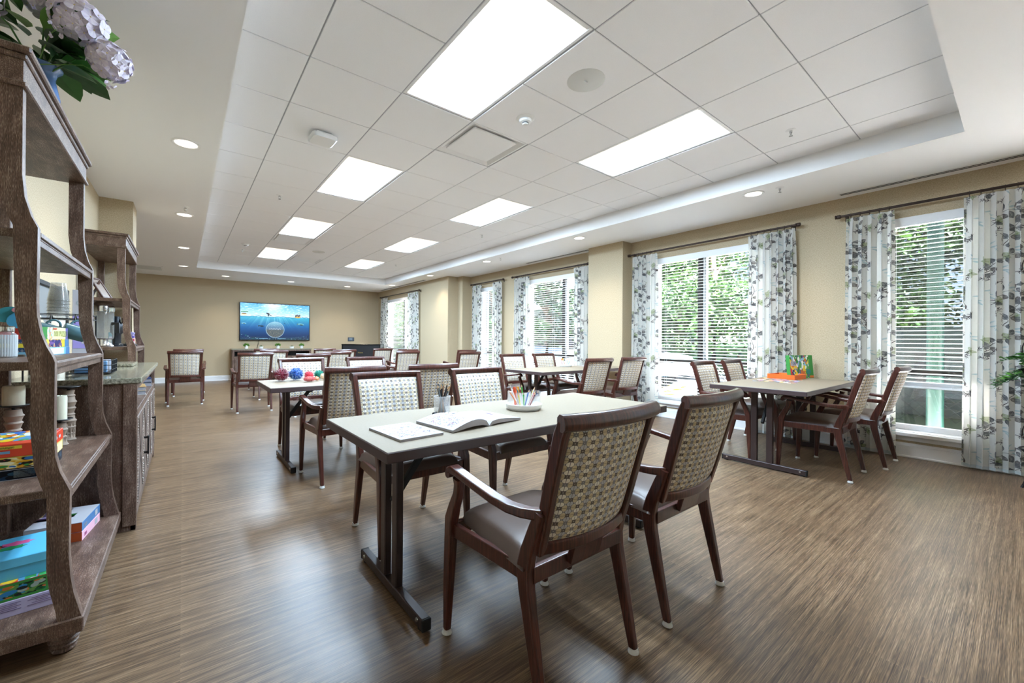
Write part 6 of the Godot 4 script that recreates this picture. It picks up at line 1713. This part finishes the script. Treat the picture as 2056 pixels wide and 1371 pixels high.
	b = B.new(); b.box(Vector3(0.004, 0, 0), Vector3(0.004, 0.78, 0.9)); part(pc, "canvas", b, art_mat("woven_art", art_image(77, 128, 128, rgb(176, 164, 142), [rgb(150, 146, 138), rgb(196, 186, 164), rgb(132, 134, 134), rgb(214, 208, 194)], 60, 0.3), 0.7))
func cup_mat() -> StandardMaterial3D:
	var m := mat("cup_plastic", Color(0.62, 0.62, 0.6, 0.35), 0.12)
	m.transparency = BaseMaterial3D.TRANSPARENCY_ALPHA
	return m

# ---------------------------------------------------------------- things on and by the tables
func pencil(at: Vector3, dir: Vector3, ln: float, col: Color, label: String, group: String) -> void:
	var d := dir.normalized()
	var b := B.new(); b.colored = true
	b.tint = col.srgb_to_linear(); b.tube([at, at + d * (ln - 0.018)], 0.0038, 6, Vector3.RIGHT)
	b.tint = rgb(222, 190, 150).srgb_to_linear(); b.tube([at + d * (ln - 0.018), at + d * (ln - 0.005)], [0.0038, 0.0014], 6, Vector3.RIGHT, false)
	b.tint = col.darkened(0.2).srgb_to_linear(); b.tube([at + d * (ln - 0.005), at + d * ln], [0.0014, 0.0002], 6, Vector3.RIGHT)
	solo("pencil", b, M.tinted, label, "pencil", group)

func caddy(at: Vector3, label: String, s: int, count: int, where: String) -> void:
	var t := thing("pencil_caddy", label, "caddy", at, 0.4)
	var b := B.new(); b.lathe([Vector2(0, 0.004), Vector2(0.085, 0.004), Vector2(0.09, 0), Vector2(0.094, 0.006), Vector2(0.09, 0.01), Vector2(0.1, 0.012), Vector2(0.104, 0.018), Vector2(0.104, 0.034), Vector2(0.1, 0.036), Vector2(0.097, 0.018), Vector2(0, 0.018)], Vector3.ZERO, 40); part(t, "turntable", b, M.white_gloss)
	for k in 4:
		b = B.new()
		var g := []; var uv := []
		for y in [0.018, 0.085 + 0.02 * (k % 2)]:
			var row := []; var ru := []
			for q in 9:
				var a := (k + q / 8.0) * PI / 2; row.append(Vector3(0.095 * cos(a), y, -0.095 * sin(a))); ru.append(Vector2.ZERO)
			g.append(row); uv.append(ru)
		b.sheet(g, uv); part(t, "clear_wall", b, M.clear_plastic)
		b = B.new(); b.box(Vector3(0.048, 0.055, 0).rotated(Vector3.UP, k * PI / 2), Vector3(0.092, 0.075, 0.002), 0, Basis(Vector3.UP, k * PI / 2)); part(t, "divider", b, M.clear_plastic)
	var rn := RandomNumberGenerator.new(); rn.seed = s
	var cols := [rgb(240, 214, 40), rgb(60, 110, 190), rgb(60, 170, 70), rgb(130, 50, 44), rgb(226, 110, 90), rgb(40, 50, 90), rgb(230, 230, 230), rgb(232, 120, 40), rgb(50, 120, 150)]
	for k in count:
		var a := TAU * k / count + rn.randf_range(-0.2, 0.2)
		var p := at + Vector3(cos(a) * rn.randf_range(0.02, 0.05), 0.024, -sin(a) * rn.randf_range(0.02, 0.05))
		pencil(p, Vector3(cos(a) * rn.randf_range(0.3, 0.75), 1.0, -sin(a) * rn.randf_range(0.3, 0.75)), rn.randf_range(0.085, 0.12), cols[k % cols.size()], ["yellow", "blue", "green", "dark red", "coral", "navy", "white", "orange", "teal"][k % 9] + " pencil leaning in the clear caddy " + where, "pencils in the caddy " + where)
	for k in 2:       # short orange markers
		b = B.new(); b.tube([at + Vector3(-0.02 + 0.022 * k, 0.02, -0.05), at + Vector3(-0.024 + 0.026 * k, 0.125, -0.058)], 0.008, 10, Vector3.RIGHT)
		solo("marker", b, pm("marker_orange", rgb(236, 88, 36)) if k == 0 else pm("marker_amber", rgb(248, 176, 40)), "%s marker standing in the clear caddy %s" % ["red-orange" if k == 0 else "amber", where], "marker")

func pom(label: String, at: Vector3, r: Vector3, cols: Array, s: int, strands := 900) -> void:
	var rn := RandomNumberGenerator.new(); rn.seed = s
	var t := thing("pom_pom", label, "pom-pom", at, 0, "yarn pom-poms")
	var b := B.new(); b.colored = true
	for k in strands:
		var d := Vector3(rn.randfn(), rn.randfn(), rn.randfn()).normalized()
		var e := d * r * rn.randf_range(0.86, 1.04) + Vector3(0, r.y, 0)
		if e.y < 0.002: e.y = 0.002
		var c: Color = cols[rn.randi() % cols.size()]
		b.tint = c.srgb_to_linear()
		var sd := d.cross(Vector3(rn.randfn(), rn.randfn(), rn.randfn())).normalized() * r.x * 0.035
		var su := d.cross(sd).normalized() * r.x * 0.035
		var m := d * r * 0.45 + Vector3(0, r.y, 0)
		for q in [[sd, su], [su, -sd], [-sd, -su], [-su, sd]]: b.flat(m + q[0], m + q[1], e + (q[0] + q[1]) * 0.5)
		b.flat(e + sd, e + su, e - sd); b.flat(e + sd, e - sd, e - su)
	part(t, "yarn", b, M.tinted).set_meta("kind", "stuff")
	b = B.new(); b.colored = true; b.tint = (cols[0] as Color).srgb_to_linear(); b.ball(Vector3(0, r.y, 0), r * 0.72, 14, 9); part(t, "core", b, M.tinted)

func table_things() -> void:
	var b: B
	var cover := art_mat("page_cover", page_image(3, true), 0.6); var pl := art_mat("page_left", page_image(5, true), 0.6); var pr := art_mat("page_right", page_image(6, false), 0.6)
	# closed colouring book
	var t := thing("colouring_book", "closed white colouring book with a doodle cover", "book", Vector3(0.762, TOP, -1.615), 0.07)
	b = B.new(); b.box(Vector3(0, 0.005, 0), Vector3(0.2, 0.009, 0.285), 0.001); part(t, "pages", b, M.paper_white)
	b = B.new(); b.quad(Vector3(-0.1, 0.0101, 0.1425), Vector3(0.1, 0.0101, 0.1425), Vector3(0.1, 0.0101, -0.1425), Vector3(-0.1, 0.0101, -0.1425)); b.bb(-0.1, 0.0, -0.1425, 0.1, 0.0006, 0.1425); part(t, "cover", b, cover)
	# open colouring book
	t = thing("open_colouring_book", "open white colouring book with one page curling up", "book", Vector3(1.115, TOP, -1.645), 0.12)
	for s in [-1.0, 1.0]:
		var g := []; var uv := []; var gb := []
		for i in 2:
			var row := []; var ru := []; var rb := []
			for j in 13:
				var f := j / 12.0
				var x: float = (f - 1.0) * 0.215 if s < 0 else f * 0.215
				var ax := absf(x) / 0.215
				var h := 0.012 + (0.03 * sin(PI * pow(ax, 0.7)) if s < 0 else 0.014 * sin(PI * pow(ax, 0.6))) * (1.0 if i == 0 else 0.75)
				if ax < 0.02: h = 0.004
				row.append(Vector3(x, h, 0.14 - 0.28 * i)); rb.append(Vector3(x, 0.001 + 0.4 * (h - 0.012), 0.14 - 0.28 * i)); ru.append(Vector2(f, 1.0 - i))
			g.append(row); uv.append(ru); gb.append(rb)
		b = B.new(); b.sheet(g, uv); part(t, "page", b, pl if s < 0 else pr)
		b = B.new(); b.sheet(gb, uv, true)
		for i in 2:
			for j in 12:
				if i == 0: b.quad(gb[i][j], gb[i][j + 1], g[i][j + 1] - Vector3(0, 0.0004, 0), g[i][j] - Vector3(0, 0.0004, 0))
				else: b.quad(gb[i][j + 1], gb[i][j], g[i][j] - Vector3(0, 0.0004, 0), g[i][j + 1] - Vector3(0, 0.0004, 0))
		var ej := 0 if s < 0 else 12
		b.quad(gb[1][ej], gb[0][ej], g[0][ej], g[1][ej]) if s < 0 else b.quad(gb[0][ej], gb[1][ej], g[1][ej], g[0][ej])
		part(t, "page_block", b, M.paper_white)
	# clear cup of pencils with an eraser and a sharpener beside it
	var cp := Vector3(1.10, TOP, -1.885)
	t = thing("pencil_cup", "clear plastic cup crowded with pencils on the colouring table", "cup", cp)
	b = B.new(); b.lathe([Vector2(0, 0), Vector2(0.04, 0), Vector2(0.042, 0.003), Vector2(0.045, 0.098), Vector2(0.042, 0.098), Vector2(0.039, 0.005), Vector2(0, 0.005)], Vector3.ZERO, 28); part(t, "wall", b, M.clear_plastic)
	b = B.new(); b.lathe([Vector2(0.044, 0.094), Vector2(0.0465, 0.098), Vector2(0.044, 0.101), Vector2(0.042, 0.098)], Vector3.ZERO, 28); part(t, "rim", b, M.clear_plastic)
	var rn := RandomNumberGenerator.new(); rn.seed = 5
	var cols := [rgb(40, 44, 52), rgb(214, 160, 96), rgb(30, 30, 34), rgb(70, 86, 96), rgb(46, 40, 44), rgb(186, 146, 110), rgb(24, 26, 30), rgb(110, 124, 128), rgb(60, 40, 44)]
	for k in 18:
		var a := TAU * k / 18.0 + rn.randf_range(-0.2, 0.2); var q := rn.randf_range(0.2, 0.55)
		pencil(cp + Vector3(cos(a) * -0.02, 0.008, sin(a) * -0.02), Vector3(cos(a) * q * 0.85, 1.0, sin(a) * q * 0.85), rn.randf_range(0.145, 0.18), cols[k % 9], "%s pencil in the clear pencil cup" % ["black", "tan", "black", "slate", "black", "tan", "black", "grey", "dark brown"][k % 9], "pencils in the clear cup")
	for e in [[Vector3(1.085, TOP, -1.82), 0.2, "black sharpener in front of the pencil cup"], [Vector3(1.045, TOP, -1.865), 0.9, "black pen cap lying beside the pencil cup"]]:
		t = thing("sharpener", e[2], "sharpener", e[0], e[1])
		b = B.new(); b.box(Vector3(0, 0.011, 0), Vector3(0.03, 0.022, 0.024), 0.004); part(t, "body", b, M.black_matte)
		b = B.new(); b.box(Vector3(0, 0.0225, 0), Vector3(0.022, 0.002, 0.014), 0.0008); part(t, "blade", b, M.chrome)
	t = thing("eraser", "white eraser in a paper sleeve beside the black sharpener", "eraser", Vector3(1.125, TOP, -1.825), 0.15)
	b = B.new(); b.box(Vector3(0, 0.009, 0), Vector3(0.055, 0.018, 0.024), 0.004); part(t, "rubber", b, M.white_plastic)
	b = B.new(); b.box(Vector3(0.006, 0.009, 0), Vector3(0.036, 0.0188, 0.0248), 0.003); part(t, "sleeve", b, pm("sleeve_grey", rgb(210, 206, 214)))
	caddy(Vector3(1.575, TOP, -1.765), "round white caddy with clear dividers on the colouring table", 3, 16, "on the colouring table")
	caddy(Vector3(4.72, TOP, -4.33), "round white caddy with clear dividers on the far window table", 9, 12, "on the far table")
	t = thing("paper_sheets", "loose white sheets on the far window table", "paper", Vector3(5.12, TOP, -4.22), 0.2)
	for k in 3:
		b = B.new(); b.box(Vector3(0.02 * k, 0.0008 + k * 0.0012, 0.01 * k), Vector3(0.21, 0.001, 0.28), 0, Basis(Vector3.UP, 0.1 * k)); part(t, "sheet", b, M.paper_white)
	# pom-poms
	pom("maroon and white pom-pom on the table corner", Vector3(0.735, TOP, -4.22), Vector3(0.066, 0.064, 0.066), [rgb(128, 20, 50), rgb(160, 36, 66), rgb(104, 14, 40), rgb(226, 200, 210)], 1)
	pom("large blue pom-pom next to the maroon one", Vector3(0.865, TOP, -4.25), Vector3(0.07, 0.064, 0.066), [rgb(50, 110, 200), rgb(90, 160, 224), rgb(36, 74, 160), rgb(180, 210, 240)], 2)
	pom("small red pom-pom between the blue and green ones", Vector3(0.98, TOP, -4.24), Vector3(0.046, 0.045, 0.046), [rgb(214, 48, 66), rgb(230, 80, 96), rgb(236, 130, 150)], 3, 600)
	pom("green pom-pom at the end of the row", Vector3(1.085, TOP, -4.29), Vector3(0.05, 0.046, 0.05), [rgb(20, 150, 130), rgb(50, 186, 162), rgb(14, 116, 104)], 4, 700)
	pom("flat pale red pom-pom in front of the green one", Vector3(0.94, TOP, -4.05), Vector3(0.056, 0.028, 0.04), [rgb(232, 120, 120), rgb(240, 170, 164), rgb(214, 84, 90)], 5, 600)
	pom("small peach pom-pom beside the pale red one", Vector3(1.015, TOP, -4.09), Vector3(0.026, 0.024, 0.026), [rgb(240, 180, 140), rgb(226, 150, 110)], 6, 300)
	pom("cream pom-pom near the chair back", Vector3(1.09, TOP, -4.14), Vector3(0.036, 0.036, 0.036), [rgb(236, 214, 186), rgb(246, 232, 212), rgb(220, 190, 160)], 7, 400)
	# jigsaw, tray and box lid on the window table
	t = thing("jigsaw_puzzle", "half-made jigsaw spread over the window table", "jigsaw", Vector3(4.97, TOP, -1.56), 0.15)
	b = B.new(); b.colored = true
	var jc := [rgb(214, 150, 120), rgb(170, 130, 170), rgb(90, 100, 130), rgb(230, 200, 120), rgb(196, 110, 90), rgb(150, 170, 200), rgb(120, 110, 90), rgb(236, 226, 220)]
	rn.seed = 12
	for i in 17:
		for j in 11:
			if rn.randf() < 0.2 + 0.4 * absf(j - 5) / 5.0: continue
			b.tint = jc[rn.randi() % jc.size()].srgb_to_linear()
			b.box(Vector3(-0.28 + i * 0.034, 0.0012, -0.17 + j * 0.032), Vector3(0.032, 0.0022, 0.03), 0, Basis(Vector3.UP, rn.randf_range(-0.05, 0.05)))
	part(t, "pieces", b, M.tinted).set_meta("kind", "stuff")
	t = thing("sorting_tray", "orange corrugated sorting tray beside the jigsaw", "tray", Vector3(5.285, TOP, -1.595), 0.0)
	t.rotation.y = -0.06
	var om := pm("tray_orange", rgb(228, 112, 36), 0.5)
	b = B.new(); b.box(Vector3(0, 0.003, 0), Vector3(0.29, 0.005, 0.26), 0.001); part(t, "floor", b, om)
	for s in [-1, 1]:
		b = B.new(); b.box(Vector3(s * 0.143, 0.027, 0), Vector3(0.005, 0.05, 0.26), 0.001)
		for k in 26: b.box(Vector3(s * 0.1465, 0.027, -0.125 + k * 0.01), Vector3(0.003, 0.05, 0.005))
		part(t, "wall", b, om)
		b = B.new(); b.box(Vector3(0, 0.027, s * 0.128), Vector3(0.286, 0.05, 0.005), 0.001)
		for k in 5: b.box(Vector3(0, 0.007 + k * 0.01, s * 0.1315), Vector3(0.286, 0.005, 0.003))
		part(t, "wall", b, om)
	var scene_art := Image.create(256, 160, false, Image.FORMAT_RGB8)
	scene_art = art_image(21, 256, 160, rgb(150, 190, 220), [rgb(60, 130, 60), rgb(70, 70, 96), rgb(230, 200, 60), rgb(200, 60, 70), rgb(240, 240, 230), rgb(110, 110, 130), rgb(214, 120, 60), rgb(90, 160, 90)], 130, 0.13)
	t = thing("puzzle_carton", "colourful 100-piece puzzle box lid standing against the wall", "box lid", Vector3(5.465, TOP, -1.495), 0.0)
	t.rotation.y = -0.42
	var tl := Basis(Vector3.RIGHT, -0.1)
	b = B.new(); b.box(tl * Vector3(0, 0.13, -0.025), Vector3(0.32, 0.255, 0.045), 0.002, tl); part(t, "carton", b, pm("print_green", rgb(52, 140, 60)))
	b = B.new(); b.quad(tl * Vector3(-0.158, 0.006, -0.0018), tl * Vector3(0.1, 0.006, -0.0018), tl * Vector3(0.1, 0.255, -0.0018), tl * Vector3(-0.158, 0.255, -0.0018)); part(t, "printed_scene", b, art_mat("art_scene", scene_art))
	b = B.new(); b.box(tl * Vector3(-0.112, 0.165, -0.001), Vector3(0.075, 0.05, 0.001), 0, tl); part(t, "count_panel", b, M.paper_white)
	words(t, "lettering", "100", 0.032, tl * Vector3(-0.112, 0.165, 0.0), tl, pm("print_navy", rgb(24, 70, 120)))
	b = B.new(); b.lathe([Vector2(0.03, 0), Vector2(0.03, 0.001), Vector2(0, 0.001)], tl * Vector3(0.09, 0.075, -0.001), 20, tl * Basis(Vector3.RIGHT, PI / 2)); part(t, "printed_roundel", b, pm("print_teal", rgb(40, 130, 120)))
	b = B.new(); b.box(tl * Vector3(0.13, 0.02, -0.001), Vector3(0.05, 0.024, 0.001), 0, tl); part(t, "printed_tab", b, om)
	# fern on an iron stand
	t = thing("plant_stand", "slender black iron plant stand by the leaf-print curtain", "plant stand", Vector3(5.34, 0, 0.1))
	var fs := 1.17
	for k in 3:
		var a := TAU * k / 3 + 3.9
		var d := Vector3(cos(a), 0, sin(a))
		b = B.new(); b.tube([d * 0.165 + Vector3(0, 0.009, 0), d * 0.14 + Vector3(0, 0.06, 0), d * 0.13 + Vector3(0, 0.4, 0), d * 0.125 + Vector3(0, 0.68 * fs, 0), d * 0.14 + Vector3(0, 0.76 * fs, 0), d * 0.165 + Vector3(0, 0.80 * fs, 0), d * 0.185 + Vector3(0, 0.795 * fs, 0)], 0.0085, 8); part(t, "leg", b, M.iron)
	for e in [[0.12, 0.68 * fs], [0.128, 0.3]]:
		b = B.new(); var rp := []
		for k in 25: rp.append(Vector3(e[0] * cos(TAU * k / 24), e[1], e[0] * sin(TAU * k / 24)))
		b.tube(rp, 0.006, 6, Vector3.UP, false); part(t, "hoop", b, M.iron)
	b = B.new()
	for k in 4:
		var a := TAU * k / 4
		b.tube([Vector3(0.125 * cos(a), 0.3, 0.125 * sin(a)), Vector3(0.06 * cos(a + 0.6), 0.2, 0.06 * sin(a + 0.6)), Vector3(0.0, 0.26, 0)], 0.004, 6)
	part(t, "scroll", b, M.iron)
	t = thing("potted_fern", "bushy small-leaved green fern in a dark pot on the iron stand", "plant", Vector3(5.34, 0.685 * fs, 0.1))
	b = B.new(); b.lathe([Vector2(0, 0), Vector2(0.08, 0), Vector2(0.105, 0.13), Vector2(0.112, 0.14), Vector2(0.1, 0.145), Vector2(0.095, 0.12), Vector2(0, 0.12)], Vector3.ZERO, 24); part(t, "pot", b, M.black_matte)
	var lb := B.new()
	for q in 2:
		lb.quad(Vector3(0, 0, 0), Vector3(0.35, 0.1, -0.5), Vector3(0, 0.16, -1.0), Vector3(-0.35, 0.1, -0.5))
	var leaflet := lb.mesh()
	var lms := [pm("fern_dark", rgb(30, 78, 30), 0.4), pm("fern_mid", rgb(52, 112, 36), 0.4), pm("fern_light", rgb(92, 150, 52), 0.45)]
	rn.seed = 31
	for k in 64:
		var a := rn.randf() * TAU if k % 3 else rn.randf_range(2.2, 4.2)
		var el := rn.randf_range(-0.15, 1.1); var ln := rn.randf_range(0.2, 0.31)
		var pth := []
		for q in 6:
			var f := q / 5.0
			pth.append(Vector3(cos(a) * cos(el) * ln * f, 0.13 + sin(el) * ln * f - 0.14 * f * f, sin(a) * cos(el) * ln * f))
		b = B.new(); b.tube(pth, 0.0018, 4)
		for q in 11:
			var f := 0.2 + 0.8 * q / 10.0
			var p: Vector3 = pth[int(f * 4.99)].lerp(pth[mini(int(f * 4.99) + 1, 5)], f * 5 - int(f * 4.99))
			for s in [-1.0, 1.0]:
				var bs := Basis.from_euler(Vector3(rn.randf_range(-0.3, 0.3), -a - PI / 2 + s * rn.randf_range(0.7, 1.2), rn.randf_range(-0.6, 0.6))).scaled(Vector3.ONE * rn.randf_range(0.03, 0.045))
				b.quad(p, p + bs * Vector3(0.35, 0.1, -0.5), p + bs * Vector3(0, 0.16, -1.0), p + bs * Vector3(-0.35, 0.1, -0.5))
		part(t, "frond", b, lms[k % 3])
